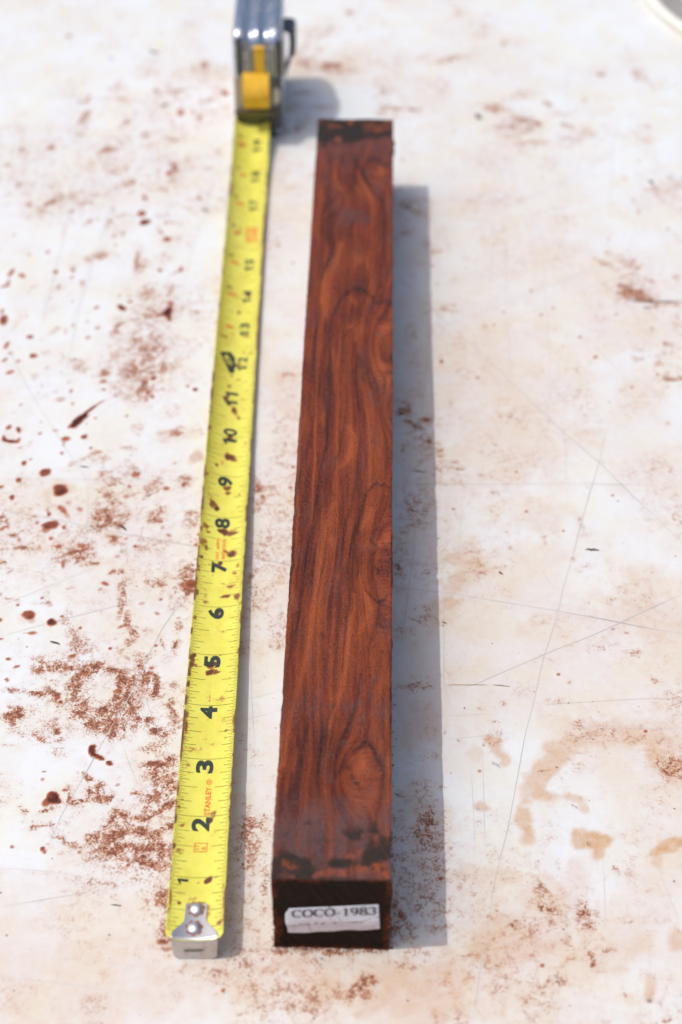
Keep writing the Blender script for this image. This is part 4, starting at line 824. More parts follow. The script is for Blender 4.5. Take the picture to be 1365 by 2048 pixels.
nA = fbm(Sg * 9, Oo * 9 + 30, 720, 4) - .5; nB = fbm(Sg * 9 + 77, Oo * 9 + 30, 730, 4) - .5
for px, py, rx, ry, ang, d in TS:
    s0, o0 = tape_so(px, py); kx, ky = ppi(py, .2); R = max(rx / kx, ry / ky) * 1.8 + .05
    j0, j1 = np.searchsorted(sg, [s0 - R, s0 + R])
    if j1 <= j0: continue
    rr = min(rx / kx, ry / ky)
    dx = (Oo[j0:j1] - o0 + nA[j0:j1] * rr * 1.5) * kx; dy = -(Sg[j0:j1] - s0 + nB[j0:j1] * rr * 1.5) * ky
    a = math.radians(ang); c, s = math.cos(a), math.sin(a)
    r = np.sqrt(((dx * c + dy * s) / rx) ** 2 + ((-dx * s + dy * c) / ry) ** 2)
    tst[j0:j1] = np.maximum(tst[j0:j1], d * (1 - sstep(.35, 1.2, r)))
rimst = sstep(.86, 1.0, np.abs(Og)) * sstep(.42, .62, fbm(Sg * 4, np.sign(Og) * 9 + 20 + Og, 740, 4)) * .8
tst = np.maximum(tst * 1.12, rimst); tst += .34 * sstep(.52, .72, fbm(Sg * 2.2, Oo * 5, 750, 4))

m_y, N, L, b = nodes('yellow_tape_lacquer', rough=.33, spec=.5)
vv = objvec(N); at = nd(N, 'ShaderNodeAttribute', attribute_name='grime'); S_ = N.new('ShaderNodeSeparateColor'); L.new(at.outputs['Color'], S_.inputs[0]); R_ = S_.outputs[0]
nf = noise_node(N, L, vv, 30, 5, .65); nm = noise_node(N, L, vv, 9, 4, .6)
yb = mixc(N, L, ramp01(N, L, noise_node(N, L, vv, 2.5, 4, .6), .35, .7), (.70, .67, .115, 1), (.64, .595, .085, 1))
cb = math_node(N, L, 'ADD', math_node(N, L, 'MULTIPLY', nf, .5), math_node(N, L, 'MULTIPLY', nm, .5))
th = math_node(N, L, 'SUBTRACT', .70, math_node(N, L, 'MULTIPLY', R_, .42))
mk = ramp01(N, L, math_node(N, L, 'SUBTRACT', cb, th), -.03, .08)
yb = mixc(N, L, math_node(N, L, 'MULTIPLY', R_, .28, True), yb, (.48, .26, .05, 1))
gc = mixc(N, L, ramp01(N, L, R_, .35, 1.15), (.42, .17, .04, 1), (.085, .012, .008, 1))
L.new(mixc(N, L, math_node(N, L, 'MULTIPLY', mk, ramp01(N, L, R_, 0, .6, .15, .95), True), yb, gc), b.inputs['Base Color'])
bump(N, L, b, mk, .25, .0003)
blade = mesh('tape_blade', np.concatenate([top, bot]), FB, m_y, tape_thing, TB)
G = np.zeros((len(top) * 2, 4)); G[:n0, 0] = np.clip(tst, 0, 1.4).ravel(); G[:, 3] = 1; attr(blade, 'grime', G)

# graduations
GV, GF = [], []
def tick(s, o0, o1, w, lift=.0020):
    n = max(2, int(abs(o1 - o0) / .06) + 1); oo = np.linspace(o0, o1, n)
    a = tape_point(np.full(n, s + w / 2), oo, lift); c = tape_point(np.full(n, s - w / 2), oo, lift)
    o = sum(len(v) for v in GV); GV.append(np.concatenate([a, c])); i = np.arange(n - 1)
    GF.append(np.stack([o + i + n, o + i + n + 1, o + i + 1, o + i], -1))
E_ = .372
for i in range(2, int(20.0 * 32)):
    s = i / 32
    if s < .16: continue
    if i % 32 == 0:
        tick(s, -E_, E_, .010); continue
    if i % 16 == 0: l, w = .27, .010
    elif i % 8 == 0: l, w = .205, .010
    elif i % 4 == 0: l, w = .15, .009
    elif i % 2 == 0: l, w = .10, .008
    else:
        if s > 12: continue
        l, w = .06, .007
    tick(s, -E_, -E_ + l, w); tick(s, E_ - l * .85, E_, w)
m_tk, N, L, b = nodes('graduation_ink', rough=.5)
L.new(mixc(N, L, ramp01(N, L, noise_node(N, L, objvec(N), 6, 4), .35, .75), (.16, .145, .03, 1), (.36, .33, .05, 1)), b.inputs['Base Color'])
mesh('graduation_marks', np.concatenate(GV), np.concatenate(GF), m_tk, blade, TB, kind='stuff')

_cache = {}
def font_mesh(txt, offset=0.0):
    if txt == '1':      # plain sans figure one
        V = np.array([(.50, 0), (.92, 0), (.92, 1), (.62, 1), (.06, .80), (.06, .62), (.50, .74)]); return V, [(0, 1, 2, 3, 6), (3, 4, 5, 6)]
    key = (txt, offset)
    if key in _cache: return _cache[key]
    cu = bpy.data.curves.new('lettering', 'FONT'); cu.body = txt; cu.size = 1.0; cu.offset = offset; cu.resolution_u = 5
    to = bpy.data.objects.new('lettering', cu); COL.objects.link(to); bpy.context.view_layer.update()
    dg = bpy.context.evaluated_depsgraph_get(); me = bpy.data.meshes.new_from_object(to.evaluated_get(dg))
    V = np.array([v.co[:] for v in me.vertices])[:, :2]; Fc = [tuple(p.vertices) for p in me.polygons]
    bpy.data.objects.remove(to); bpy.data.curves.remove(cu); bpy.data.meshes.remove(me)
    V = (V - V.min(0)) / np.maximum(V.max(0) - V.min(0), 1e-6)
    _cache[key] = (V, Fc); return V, Fc
def tape_text(name, txt, s0, s1, oc, h, mat, offset=0.02, lift=.0042, label=None):
    """reads along the blade away from the hook, tops of the letters to the left"""
    V, Fc = font_mesh(txt, offset)
    s = s0 + V[:, 0] * (s1 - s0); o = oc + h / 2 - V[:, 1] * h
    P = tape_point(s, o, lift)
    return mesh(name, P, Fc, mat, blade, TB, smooth=False, label=label)
m_num, N, L, b = nodes('blade_black_print', rough=.45)
L.new(mixc(N, L, ramp01(N, L, noise_node(N, L, objvec(N), 25, 4), .4, .75), (.018, .026, .02, 1), (.05, .07, .045, 1)), b.inputs['Base Color'])
m_red, N, L, b = nodes('blade_red_print', rough=.45)
L.new(mixc(N, L, ramp01(N, L, noise_node(N, L, objvec(N), 30, 4), .35, .75), (.72, .10, .025, 1), (.80, .26, .05, 1)), b.inputs['Base Color'])
tape_text('inch_number', '1', .885, .975, -.20, .14, m_num, .03)
for n_ in range(2, 10):
    tape_text('inch_number', str(n_), n_ - .255, n_ - .018, -.02, .245, m_num, .038)
tape_text('inch_number', '1', 9.80, 9.955, 0.0, .235, m_num, .03); tape_text('inch_number', '0', 10.03, 10.22, 0.0, .235, m_num, .03)
tape_text('inch_number', '1', 10.82, 10.96, -.02, .22, m_num, .03); tape_text('inch_number', '1', 11.05, 11.19, -.02, .22, m_num, .03)
for n_ in range(12, 20):
    if n_ == 16: continue
    d_ = str(n_)
    tape_text('inch_number', d_[0], n_ - .19, n_ - .06, .125, .175, m_num, .03); tape_text('inch_number', d_[1], n_ + .04, n_ + .20, .125, .175, m_num, .03)
# 16 in its red box
def tape_poly(name, pts, mat, lift=.0042, faces=None):
    P = np.array([tape_point(s, o, lift) for s, o in pts]); return mesh(name, P, faces or [tuple(range(len(pts)))], mat, blade, TB, smooth=False)
def tape_box(name, s0, s1, o0, o1, t, mat, lift=.0042):
    pts = [(s0, o0), (s0, o1), (s1, o1), (s1, o0), (s0 + t, o0 + t), (s0 + t, o1 - t), (s1 - t, o1 - t), (s1 - t, o0 + t)]
    return tape_poly(name, pts, mat, lift, [(0, 1, 5, 4), (1, 2, 6, 5), (2, 3, 7, 6), (3, 0, 4, 7)])
tape_box('stud_box', 15.76, 16.24, .02, .24, .03, m_red)
tape_text('inch_number', '1', 15.82, 15.95, .13, .13, m_red, .03); tape_text('inch_number', '6', 16.03, 16.18, .13, .13, m_red, .03)
for k_, n_ in enumerate(range(13, 20)):
    tape_text('foot_inch_number', str(k_ + 1), n_ - .06, n_ + .07, -.15, .13, m_red, .02)
    if n_ != 13: tape_text('foot_mark', 'F', n_ + .16, n_ + .24, -.22, .07, m_num, .02)
# black foot mark at twelve inches with a pale cut-out
outl = [(441,713),(462,705.5),(471,715),(470.5,729),(469,745),(459.5,747)]
inn = [(449,716),(455,713),(461,719),(465,727),(462,736),(456,735)]
so_ = [tape_so(*p) for p in outl]; si_ = [tape_so(*p) for p in inn]
tape_poly('foot_diamond', so_ + si_, m_num, .0042, [(i, (i + 1) % 6, 6 + (i + 1) % 6, 6 + i) for i in range(6)])
s0_, o0_ = tape_so(458, 725)
tape_text('foot_number', '1F', s0_ - .1, s0_ + .1, o0_, .07, m_num, .03)
# red prints near the hook and at seven inches
a0, a1 = tape_so(413, 1630), tape_so(418, 1573)
tape_text('brand_lettering', 'STANLEY', a0[0], a1[0], a1[1] - .001, .078, m_red, .025)
r0 = tape_so(418.5, 1563)
V, Fc = font_mesh('R', .02)
tape_poly('registered_mark', [tape_so(418.5 + 6 * math.cos(t) * r_, 1563.5 + 5.4 * math.sin(t) * r_) for r_ in (1.0, .8) for t in np.linspace(0, 2 * math.pi, 17)[:16]], m_red, .0042, [(i, (i + 1) % 16, 16 + (i + 1) % 16, 16 + i) for i in range(16)])
tape_text('registered_letter', 'R', r0[0] - .022, r0[0] + .024, r0[1], .05, m_red, .0)
b0 = tape_so(387.5, 1703); b1 = tape_so(415.5, 1685)
tape_box('class_box', min(b0[0], b1[0]), max(b0[0], b1[0]), b0[1], b1[1], .009, m_red)
cc = ((b0[0] + b1[0]) / 2, (b0[1] + b1[1]) / 2)
tape_text('class_text', '17', cc[0] - .035, cc[0] + .045, cc[1] - .045, .062, m_red, .01); tape_text('class_text', 'R', cc[0] - .03, cc[0] + .02, cc[1] + .045, .062, m_red, .01)
q0, q1 = tape_so(434.5, 1118), tape_so(438, 1076); tape_text('patent_lettering', "PAT. APP'D", q0[0], q1[0] - .0, (q0[1] + q1[1]) / 2, .055, m_red, .015)
q0, q1 = tape_so(446, 1117), tape_so(450, 1077); tape_text('patent_lettering', 'MADE IN 33-315', q0[0], q1[0], (q0[1] + q1[1]) / 2, .055, m_red, .015)
q0, q1 = tape_so(446, 930), tape_so(447, 921); tape_text('patent_lettering', 'FT', q0[0], q1[0], q0[1], .05, m_red, .02)

# end hook
def metal(name, col, rough, dirt_or_shade=.25, scale=12, dcol=(.20, .055, .025, 1)):
    m, N, L, b = nodes(name, rough=rough, metal=1.0)
    vv = objvec(N); n = noise_node(N, L, vv, scale, 5, .65)
    mk = ramp01(N, L, n, .60 - dirt_or_shade * .25, .74 - dirt_or_shade * .2)
    L.new(mixc(N, L, mk, col, dcol), b.inputs['Base Color'])
    L.new(ramp01(N, L, mk, 0, 1, 1.0, .0), b.inputs['Metallic'])
    L.new(math_node(N, L, 'ADD', rough, math_node(N, L, 'MULTIPLY', mk, .4)), b.inputs['Roughness'])
    bump(N, L, b, noise_node(N, L, vv, scale * 3, 4, .6), .12, .0003)
    return m
M_hook = metal('tarnished_steel', (.56, .54, .53, 1), .40, .12)
M_rivet = metal('polished_rivet', (.72, .71, .72, 1), .40, .0)
HT = .40
s_t, s_b = .60, .085
ts = np.concatenate([np.linspace(0, 1, 46), 1 + np.linspace(.08, 1, 9) , 2 + np.linspace(.03, 1, 34)])
aa = np.linspace(-1, 1, 57)
Tg, Ag = np.meshgrid(ts, aa, indexing='ij')
def hook_half(t):
    w = np.where(t < 1, .143 + (.300 - .143) * sstep(.46, .96, t), .300)
    w = w * np.sqrt(np.clip(1 - (1 - np.clip((t + .004) / .12, 0, 1)) ** 2 * .35, 0, 1))
    w = np.where(t > 2, .300 - .028 * (t - 2) - .10 * np.clip((t - 2.78) / .22, 0, 1) ** 3, w)
    return w
Hh = hook_half(Tg); Oh = Ag * Hh
BR_ = .05
sA = s_t + (s_b - s_t) * np.clip(Tg, 0, 1)
Ptg = tape_point(sA, Oh, .012)
cup = cup_of(0.) * (Oh / .375) ** 2
zt0 = np.interp(s_b, _fs, _fz) + .012
ang = np.clip(Tg - 1, 0, 1) * math.pi / 2
bow = .00 + .10 * (Oh / .3) ** 2 * .35
HY = float(np.polyval(PY, s_b)); bx = np.polyval(PX, s_b) + Oh
ybend = HY - BR_ * np.sin(ang); zbend = zt0 + cup * np.cos(ang) ** .5 - BR_ * (1 - np.cos(ang)) + 0
zbot = zt0 - BR_; fall = np.clip(Tg - 2, 0, 1)
Ph = np.where((Tg <= 1)[..., None], Ptg, np.stack([bx, ybend, np.where(Tg > 1, zt0 + cup * (1 - .45 * np.clip(Tg - 1, 0, 1)) - BR_ * (1 - np.cos(ang)), 0)], -1))
fz = (zt0 + cup * .55 - BR_) * (1 - fall) + .006 * fall
Ph = np.where((Tg > 2)[..., None], np.stack([bx, HY - BR_ - .012 * fall + 0 * bx, fz], -1), Ph)
Fh = grid_faces(len(ts), len(aa))
ci, cj = np.divmod(np.arange((len(ts) - 1) * (len(aa) - 1)), len(aa) - 1)
tc = (Tg[ci, cj] + Tg[ci + 1, cj + 1]) / 2; oc = (Oh[ci, cj] + Oh[ci + 1, cj + 1]) / 2
slot = (tc > 2.36) & (tc < 2.60) & (np.abs(oc + .01) < .135 - .03 * (np.abs(tc - 2.48) > .07))
Fh = Fh[~slot]
hook = mesh('end_hook', Ph.reshape(-1, 3), Fh[:, ::-1], M_hook, tape_thing, TB)
md = hook.modifiers.new('thickness', 'SOLIDIFY'); md.thickness = .035 * IN; md.offset = -1
def dome(name, c, r, h, mat, parent, base, n=28, m_=9, up=None):
    V, Fc = [], []
    for i in range(m_ + 1):
        th = math.pi / 2 * i / m_
        for j in range(n):
            ph = 2 * math.pi * j / n; V.append((c[0] + r * math.cos(th) * math.cos(ph), c[1] + r * math.cos(th) * math.sin(ph), c[2] + h * math.sin(th)))
    for i in range(m_):
        for j in range(n): Fc.append((i * n + j, i * n + (j + 1) % n, (i + 1) * n + (j + 1) % n, (i + 1) * n + j))
    return mesh(name, V, Fc, mat, parent, base)
for px, py in ((393.5, 1818), (388.8, 1856)):
    s_, o_ = tape_so(px, py); c = tape_point(s_, o_, .022); dome('rivet', c - np.array([0, 0, .012]), .094, .058, M_rivet, hook, TB)
    # grimy ring round the rivet
m_gr, N, L, b = nodes('red_grime', rough=.8); L.new(mixc(N, L, noise_node(N, L, objvec(N), 30, 4), (.16, .04, .02, 1), (.36, .13, .07, 1)), b.inputs['Base Color'])
for px, py in ((393.5, 1818), (388.8, 1856)):
    s_, o_ = tape_so(px, py); n = 26; V = []
    for r_ in (.088, .110):
        for j in range(n):
            t = 2 * math.pi * j / n; rr = r_ * (1 + (.10 * math.sin(j * 1.7) if r_ > .1 else 0)); V.append(tape_point(s_ + rr * math.sin(t), o_ + rr * math.cos(t), .0165))
    mesh('grime_ring', V, [(j, (j + 1) % n, n + (j + 1) % n, n + j)[::-1] for j in range(n)], m_gr, hook, TB)

# ------------------------------------------------------------------ case of the tape measure
def profile(inset=0.0, n=9):
    """side outline of the case, (y, z), anticlockwise seen from the right"""
    D, H = 2.45, 2.42
    y0, y1, z0, z1 = CASE_Y + inset, CASE_Y + D - inset, .03 + inset, H - inset
    pts = []
    for (cy, cz, r, a0) in ((y0, z0, .12, 180), (y1, z0, .30, 270), (y1, z1, .95, 0), (y0, z1, .34, 90)):
        r = max(.02, r - inset)
        ox = cy + r if a0 in (180, 90) else cy - r; oz = cz + r if a0 in (180, 270) else cz - r
        for k in range(n + 1):
            a = math.radians(a0 + 90 * k / n); pts.append((ox + r * math.cos(a), oz + r * math.sin(a)))
    return pts
def shell(name, stations, mat, parent):
    V, Fc = [], []; m_ = None
    for x, ins in stations:
        pr_ = profile(ins); m_ = len(pr_); V += [(x, y, z) for y, z in pr_]
    for i in range(len(stations) - 1):
        for j in range(m_): Fc.append((i * m_ + j, i * m_ + (j + 1) % m_, (i + 1) * m_ + (j + 1) % m_, (i + 1) * m_ + j))
    Fc.append(tuple(range(m_))[::-1]); Fc.append(tuple(range((len(stations) - 1) * m_, len(stations) * m_)))
    return mesh(name, V, [f[::-1] for f in Fc], mat, parent, TB)
M_chrome = metal('chromed_case', (.52, .56, .64, 1), .28, .30, 9, (.24, .20, .18, 1))
M_dark = metal('dark_trim', (.10, .108, .118, 1), .30, .05, 6)
hwid = (CASE_X1 - CASE_X0) / 2
st_ = []
for f, ins in ((-1, .16), (-.985, .10), (-.95, .05), (-.88, .012), (-.80, 0), (-.58, .0), (-.52, .015), (-.46, .05), (-.38, .075), (-.22, .07), (-.16, .05), (-.10, .02), (0., .01), (.10, .02), (.16, .05), (.22, .07), (.38, .075), (.46, .05), (.52, .015), (.58, 0), (.80, 0), (.88, .012), (.95, .05), (.985, .10), (1, .16)):
    st_.append((CASE_C + f * hwid, ins))
case = shell('case_shell', st_, M_chrome, tape_thing)
def on_case(px, py, dy=0.0):
    P = on_plane(px, py, (0, CASE_Y + dy, 0), (0, 1, 0)); return P[0], P[2]
def block_mesh(name, x0, x1, y0, y1, z0, z1, mat, parent, bev=.02, label=None):
    V = [(x, y, z) for z in (z0, z1) for y in (y0, y1) for x in (x0, x1)]
    o = mesh(name, V, [(0, 2, 3, 1), (4, 5, 7, 6), (0, 1, 5, 4), (2, 6, 7, 3), (0, 4, 6, 2), (1, 3, 7, 5)], mat, parent, TB, smooth=False, label=label)
    md = o.modifiers.new('edge', 'BEVEL'); md.width = bev * IN; md.segments = 3; return o
# front channel plate, ribs and dark plates standing in for slots
x0, zt_ = on_case(484, 97, -.01); x1, zb_ = on_case(551, 222, -.01)
m_ch, N, L, b = nodes('channel_plastic', rough=.5); L.new(mixc(N, L, noise_node(N, L, objvec(N), 9, 4), (.15, .15, .165, 1), (.26, .25, .27, 1)), b.inputs['Base Color'])
block_mesh('lock_channel', x0, x1, CASE_Y - .025, CASE_Y + .06, zb_, zt_, m_ch, tape_thing, .008)
for px in (491, 499, 533, 541):
    xx, _ = on_case(px, 120); block_mesh('channel_rib', xx - .02, xx + .02, CASE_Y - .05, CASE_Y - .024, on_case(px, 150)[1], on_case(px, 99)[1], M_chrome, tape_thing, .006)
for pa, pb, ya, yb in ((473.5, 483, 78, 150), (552, 564, 84, 152)):
    xa, za = on_case(pa, yb); xb, zb2 = on_case(pb, ya); block_mesh('slot_plate', xa, xb, CASE_Y - .03, CASE_Y + .08, za, zb2, M_dark, tape_thing, .015)
m_taupe, N, L, b = nodes('dull_front_plastic', rough=.45); L.new(mixc(N, L, noise_node(N, L, objvec(N), 8, 4), (.33, .30, .26, 1), (.45, .41, .36, 1)), b.inputs['Base Color'])
xa, za = on_case(471, 220); xb, zb2 = on_case(484, 153); block_mesh('front_cheek', xa, xb, CASE_Y - .03, CASE_Y + .08, za, zb2, m_taupe, tape_thing, .02)
xa, za = on_case(551, 258); xb, zb2 = on_case(564, 156); block_mesh('front_cheek', xa, xb, CASE_Y - .03, CASE_Y + .08, za, zb2, M_dark, tape_thing, .02)
# pale oval pad
m_cream, N, L, b = nodes('cream_plastic', rough=.5); L.new(mixc(N, L, noise_node(N, L, objvec(N), 10, 3), (.62, .58, .50, 1), (.74, .70, .62, 1)), b.inputs['Base Color'])
cx, cz = on_case(553, 190); n = 24; V = [(cx + .085 * math.cos(t) * k_, CASE_Y - .032 - d_, cz + .20 * math.sin(t) * k_) for d_, k_ in ((0, 1), (.02, .92), (.028, .6)) for t in np.linspace(0, 2 * math.pi, n + 1)[:n]]
Fo = [(i * n + j, (i + 1) * n + j, (i + 1) * n + (j + 1) % n, i * n + (j + 1) % n) for i in range(2) for j in range(n)] + [tuple(2 * n + j for j in range(n))[::-1]]
mesh('oval_pad', V, [f[::-1] for f in Fo], m_cream, tape_thing, TB)
# yellow lock: stem and ridged thumb button
m_lock, N, L, b = nodes('yellow_lock_plastic', rough=.42)
L.new(mixc(N, L, ramp01(N, L, noise_node(N, L, objvec(N), 6, 4), .35, .7), (.80, .44, .015, 1), (.88, .53, .03, 1)), b.inputs['Base Color'])
bxa, bza = on_case(488, 214, -.22); bxb, _ = on_case(540, 214, -.22); _, bzt = on_case(514, 146, -.05)
pro = []   # (y offset, z) wedge profile with ridges on its sunny slope
nrg = 9
for k_ in range(nrg * 4 + 1):
    f = k_ / (nrg * 4); z = bzt - f * (bzt - bza) * .60; y = -.10 - .24 * math.sin(f * math.pi / 2) - (.014 if (k_ % 4) in (1, 2) else 0); pro.append((y, z))
pro += [(-.335, bzt - .75 * (bzt - bza)), (-.31, bza + .10 * (bzt - bza)), (-.28, bza), (-.02, bza), (-.02, bzt)]
V = [(x, CASE_Y + y, z) for x in (bxa, bxa + .015, bxb - .015, bxb) for y, z in pro]
m_ = len(pro); Fl = []
for i in range(3):
    for j in range(m_): Fl.append((i * m_ + j, i * m_ + (j + 1) % m_, (i + 1) * m_ + (j + 1) % m_, (i + 1) * m_ + j))
Fl += [tuple(range(m_))[::-1], tuple(range(3 * m_, 4 * m_))]
lock = mesh('lock_button', V, [f for f in Fl], m_lock, tape_thing, TB, smooth=False)
sx0, sz0 = on_case(510, 150, -.04); sx1, sz1 = on_case(529, 93, -.04)
block_mesh('lock_stem', sx0, sx1, CASE_Y - .085, CASE_Y - .01, sz0 - .05, sz1, m_lock, lock, .015)
# mouth lip and bumper at the blade
xa, za = on_case(471, 243, -.05); xb, zb2 = on_case(551, 219, -.05)
m_lip = metal('mouth_lip', (.16, .15, .12, 1), .4, .3, 8)
za = on_case(471, 231, -.05)[1]; block_mesh('mouth_lip', xa, xb, CASE_Y - .10, CASE_Y + .05, za, zb2, m_lip, tape_thing, .03)
block_mesh('mouth_slot', xa + .03, xb - .03, CASE_Y - .035, CASE_Y + .03, .05, za - .002, M_dark, tape_thing, .01)
# belt clip on the right side
cx0, cz0 = on_case(575, 96, 1.2); cx1, cz1 = on_case(588, 47, 1.2)
cpts = [(CASE_X1 - .02, cz1 - .02), ((cx0 + cx1) / 2, cz1 - .04), (cx1 - .03, cz1 - .10), (cx1 - .02, (cz0 + cz1) / 2), (cx1 - .04, cz0), (cx1 - .06, cz0 - .10), (cx0 - .03, cz0 - .45), (cx0 - .04, cz0 - .55)]
V, Fc = [], []
for k_, (x, z) in enumerate(cpts):
    w, t_ = (.30, .07) if k_ < 5 else (.20, .02)
    V += [(x - t_, CASE_Y + 1.2 - w, z), (x + t_, CASE_Y + 1.2 - w, z), (x + t_, CASE_Y + 1.2 + w, z), (x - t_, CASE_Y + 1.2 + w, z)]
for k_ in range(len(cpts) - 1):
    for j in range(4): Fc.append((4 * k_ + j, 4 * k_ + 4 + j, 4 * k_ + 4 + (j + 1) % 4, 4 * k_ + (j + 1) % 4))
Fc += [(0, 1, 2, 3), tuple(range(4 * len(cpts) - 4, 4 * len(cpts)))[::-1]]
clip = mesh('belt_clip', V, Fc, M_dark, tape_thing, TB, smooth=False)
md = clip.modifiers.new('edge', 'BEVEL'); md.width = .015 * IN; md.segments = 2

# ------------------------------------------------------------------ round pan in the top right corner
RZ = .24
op = np.array([on_plane(x, y, (0, 0, .04))[:2] for x, y in ((1291, 0), (1302, 20), (1321, 39), (1343, 57), (1365, 69))])
ip = np.array([on_plane(x, y, (0, 0, RZ))[:2] for x, y in ((1330, 0), (1343, 18), (1356, 33), (1365, 41))])
rad = 3.6
def fit_center(P, r):
    c = P.mean(0) + np.array([.7, .7]) * r
    for _ in range(200):
        d = P - c; l = np.linalg.norm(d, axis=1); c = c + ((l - r)[:, None] * d / l[:, None]).mean(0) * 1.2
    return c
pc = fit_center(op, rad); rw = rad - np.linalg.norm(ip - pc, axis=1).mean()
rw = float(np.clip(rw, .15, .5))
pan = empty('round_pan', 'round grey pan with a thick cream rim at the top right corner of the tabletop', 'pan', (pc[0], pc[1], 0)); PB = (pc[0], pc[1], 0)
def lathe(name, prof_, mat, parent, n=160, label=None):
    V = [(pc[0] + r * math.cos(2 * math.pi * j / n), pc[1] + r * math.sin(2 * math.pi * j / n), z) for r, z in prof_ for j in range(n)]
    Fc = np.array([(i * n + j, i * n + (j + 1) % n, (i + 1) * n + (j + 1) % n, (i + 1) * n + j) for i in range(len(prof_) - 1) for j in range(n)])
    return mesh(name, V, Fc, mat, parent, PB, label=label)
m_rim, N, L, b = nodes('cream_rim_plastic', rough=.4); L.new(mixc(N, L, ramp01(N, L, noise_node(N, L, objvec(N), 3, 4), .3, .7), (.72, .70, .62, 1), (.79, .775, .70, 1)), b.inputs['Base Color'])
lathe('pan_rim', [(rad - .03, .003), (rad - .02, RZ * .4)] + [(rad - rw / 2 + rw / 2 * math.cos(t), RZ - .10 + .10 * math.sin(t)) for t in np.linspace(-.3, math.pi, 12)] + [(rad - rw, RZ - .13)], m_rim, pan)
m_pan, N, L, b = nodes('grey_pan_metal', rough=.55); L.new(mixc(N, L, ramp01(N, L, noise_node(N, L, objvec(N), 1.3, 5), .35, .7), (.26, .25, .24, 1), (.34, .31, .29, 1)), b.inputs['Base Color'])
lathe('pan_bowl', [(rad - rw + .001, RZ - .12), (rad - rw - .03, RZ - .15), (rad - rw - .12, .05), (rad - rw - .3, .024), (1.0, .02), (.001, .02)], m_pan, pan)

# ------------------------------------------------------------------ loose splinters
m_sp, N, L, b = nodes('dark_splinter', rough=.7); L.new(mixc(N, L, noise_node(N, L, objvec(N, (1, 1, 1)), 40, 4), (.02, .012, .01, 1), (.09, .035, .02, 1)), b.inputs['Base Color'])
m_sp2, N, L, b = nodes('grey_splinter', rough=.7); L.new(mixc(N, L, noise_node(N, L, objvec(N), 40, 4), (.09, .09, .085, 1), (.17, .15, .13, 1)), b.inputs['Base Color'])
m_sp3, N, L, b = nodes('straw_splinter', rough=.7); L.new(mixc(N, L, noise_node(N, L, objvec(N), 30, 4), (.25, .15, .06, 1), (.42, .28, .13, 1)), b.inputs['Base Color'])
SPL = [((1172,1099),(1199,1101),4.5,m_sp,'short dark wood sliver lying alone on the right of the block'),
 ((1252,602),(1366,604),3.2,m_sp2,'long grey splinter in the red dust at the right edge'),
 ((1287,616),(1304,616),3.5,m_sp2,'short grey splinter just below the long grey one'),
 ((894,1370),(975,1370),1.6,m_sp3,'long straw-coloured sliver beside the shadow of the block'),
 ((985,1370),(1021,1373),2.4,m_sp3,'bent brown sliver right of the long straw-coloured one'),
 ((241,1050),(253,1061),4.5,m_sp,'black chip under the dust patch left of the tape'),
 ((101,1283),(121,1289),4.5,m_sp,'black jagged chip below the round wet drop on the left'),
 ((299,103),(319,107),4.5,m_sp,'dark blurred chip at the top left of the tabletop'),
 ((322,214),(336,208),4.5,m_sp2,'grey blurred chip left of the yellow lock button'),
 ((404,420),(419,424),4.0,m_sp2,'small grey chip touching the left side of the far blade'),
 ((998,1143),(1006,1149),3.6,m_sp,'tiny brown chip right of the shadow near the long scratch'),
 ((829,943),(853,944),2.6,m_sp,'thin curved sliver lying in the shadow of the block'),
 ((222,1810),(243,1812),2.6,m_sp,'thin dark sliver at the lower left near the hook'),
 ((950,230),(964,238),8.5,m_sp2,'blue-grey lump at the left of the upper right smear'),
 ((1297,362),(1308,366),6.0,m_sp2,'dark grey crumb right of the upper right smear'),
 ((160,933),(178,935),2.8,m_sp,'thin brown sliver on the scratch at the left edge'),
 ((884,1244),(894,1247),2.6,m_sp,'tiny dark sliver at the edge of the block shadow')]
for k_, (a, c, th_, mat, lb) in enumerate(SPL):
    A_, C_ = on_plane(*a), on_plane(*c); mid = (A_ + C_) / 2; kx, ky = ppi((a[1] + c[1]) / 2); r = th_ / kx / 2
    d = C_ - A_; ln = np.linalg.norm(d); d /= ln; nn = np.array([-d[1], d[0], 0]); n = 8; m_ = 13; V, Fc = [], []
    for i in range(m_):
        f = i / (m_ - 1); env = max(.12, math.sin(math.pi * min(max(f * .94 + .03, 0), 1)) ** .5); wv = (float(vnoise(np.array([f * 5.0]), np.array([k_ * 3.1]), 5)[0]) - .5)
        for j in range(n):
            t = 2 * math.pi * j / n; rr = r * env * (.75 + .5 * float(vnoise(np.array([f * 7.]), np.array([j * 1.3 + k_]), 6)[0]))
            V.append(mid + d * (f - .5) * ln + nn * (rr * math.cos(t) + wv * r * 1.5) + np.array([0, 0, max(.004, r * .45 + rr * .6 * math.sin(t))]))
    for i in range(m_ - 1):
        for j in range(n): Fc.append((i * n + j, i * n + (j + 1) % n, (i + 1) * n + (j + 1) % n, (i + 1) * n + j))
    Fc += [tuple(range(n))[::-1], tuple(range((m_ - 1) * n, m_ * n))]
    o = mesh('wood_splinter', V, Fc, mat, origin=(mid[0], mid[1], 0)); o['label'] = lb; o['category'] = 'splinter'; o['group'] = 'loose splinters and chips on the tabletop'

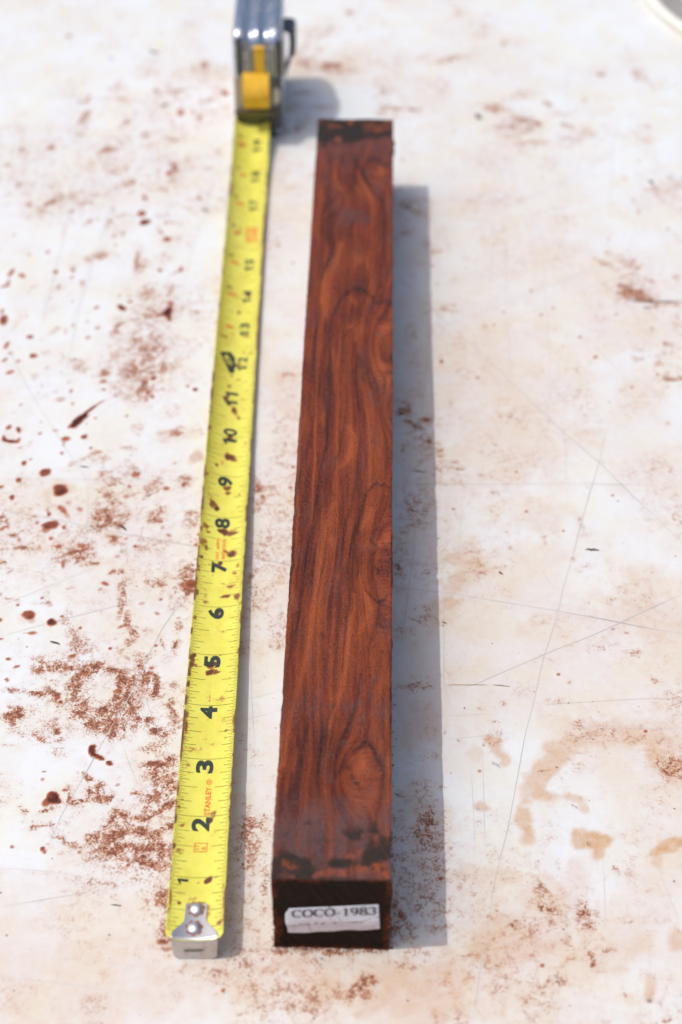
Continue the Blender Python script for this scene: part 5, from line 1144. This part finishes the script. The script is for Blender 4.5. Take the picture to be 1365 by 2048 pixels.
# ------------------------------------------------------------------ tiny water beads
m_w, N, L, b = nodes('water_bead', rough=.06, spec=.9)
b.inputs['Base Color'].default_value = (.9, .9, .92, 1); b.inputs['Transmission Weight'].default_value = 1.0; b.inputs['IOR'].default_value = 1.33
DV, DF, nn_ = [], [], 0
def bead(c, r):
    global nn_
    n, m_ = 12, 5
    for i in range(m_ + 1):
        th = math.pi / 2 * i / m_
        for j in range(n):
            ph = 2 * math.pi * j / n; DV.append((c[0] + r * math.cos(th) * math.cos(ph), c[1] + r * math.cos(th) * math.sin(ph), c[2] + r * .75 * math.sin(th)))
    for i in range(m_):
        for j in range(n): DF.append((nn_ + i * n + j, nn_ + i * n + (j + 1) % n, nn_ + (i + 1) * n + (j + 1) % n, nn_ + (i + 1) * n + j))
    nn_ += n * (m_ + 1)
for x, y, r in ((543,1901,.03),(606,1897,.02),(618,1898,.026),(693,1897,.02),(643,1918,.024),(890,1466,.02),(917,1482,.018),(967,1491,.02),(988,1528,.024),(994,1530,.022),(998,1534,.02),
                (957,1618,.02),(1145,1611,.02),(1152,1615,.02),(1177,1688,.026),(1298,2002,.03),(1301,2001,.02),(1345,348,.03),(1361,358,.03),(541,1293,.03),(187,1516,.02),(118,1604,.03),(99,1246,.02)):
    bead(on_plane(x, y) + np.array([0, 0, .010]), r)
for x, y, r in ((572,1667,.03),(645,1696,.024),(594,1754,.022),(567,1752,.02),(576,1755,.02),(548,1750,.022),(762,1288,.02),(760,1284,.016),(752,1010,.022),(761,1057,.022),(780,917,.018),(773,1064,.015),(739,1638,.018),(773,1718,.022)):
    bead(on_plane(x, y, (0, 0, BH)) + np.array([0, 0, -.002]), r)
dw = mesh('water_beads', DV, np.array(DF), m_w, kind='stuff'); dw['label'] = 'tiny glinting water beads scattered on the block and tabletop'; dw['category'] = 'water'

# fine crumbs of wet sawdust along the foot of the block
rs = np.random.RandomState(11); CV, CF, nn_c = [], [], 0
for k_ in range(900):
    q = rs.rand()
    if q < .3: p = block_point(rs.uniform(0, BW), -abs(rs.normal(0, .035)), 0)
    elif q < .6: p = block_point(BW + abs(rs.normal(0, .05)), rs.uniform(0, 5) * rs.rand(), 0)
    elif q < .72: p = block_point(-abs(rs.normal(0, .04)), rs.uniform(0, 8) * rs.rand(), 0)
    else: p = np.array([rs.uniform(-6, 6), rs.uniform(11, 30), 0])
    r = rs.uniform(.003, .009); R = rs.normal(0, 1, (6, 3)); base_ = np.array([(1, 0, 0), (-1, 0, 0), (0, 1, 0), (0, -1, 0), (0, 0, 1), (0, 0, -1)]) * r * (1 + .5 * rs.rand(6, 1)); base_[:, 0] *= rs.uniform(.6, 2)
    th = rs.rand() * 6.28; c, s = math.cos(th), math.sin(th); base_ = base_ @ np.array([[c, s, 0], [-s, c, 0], [0, 0, 1]])
    CV.append(base_ + np.array([p[0], p[1], r])); CF.append(np.array([(0, 2, 4), (2, 1, 4), (1, 3, 4), (3, 0, 4), (2, 0, 5), (1, 2, 5), (3, 1, 5), (0, 3, 5)]) + nn_c); nn_c += 6
m_cr, N, L, b = nodes('wet_sawdust', rough=.7); L.new(mixc(N, L, ramp01(N, L, noise_node(N, L, objvec(N), 5, 2), .4, .6), (.13, .03, .015, 1), (.40, .15, .07, 1)), b.inputs['Base Color'])
cr = mesh('sawdust_crumbs', np.concatenate(CV), np.concatenate(CF), m_cr, kind='stuff', smooth=False); cr['label'] = 'fine red-brown sawdust crumbs round the foot of the block'; cr['category'] = 'sawdust'
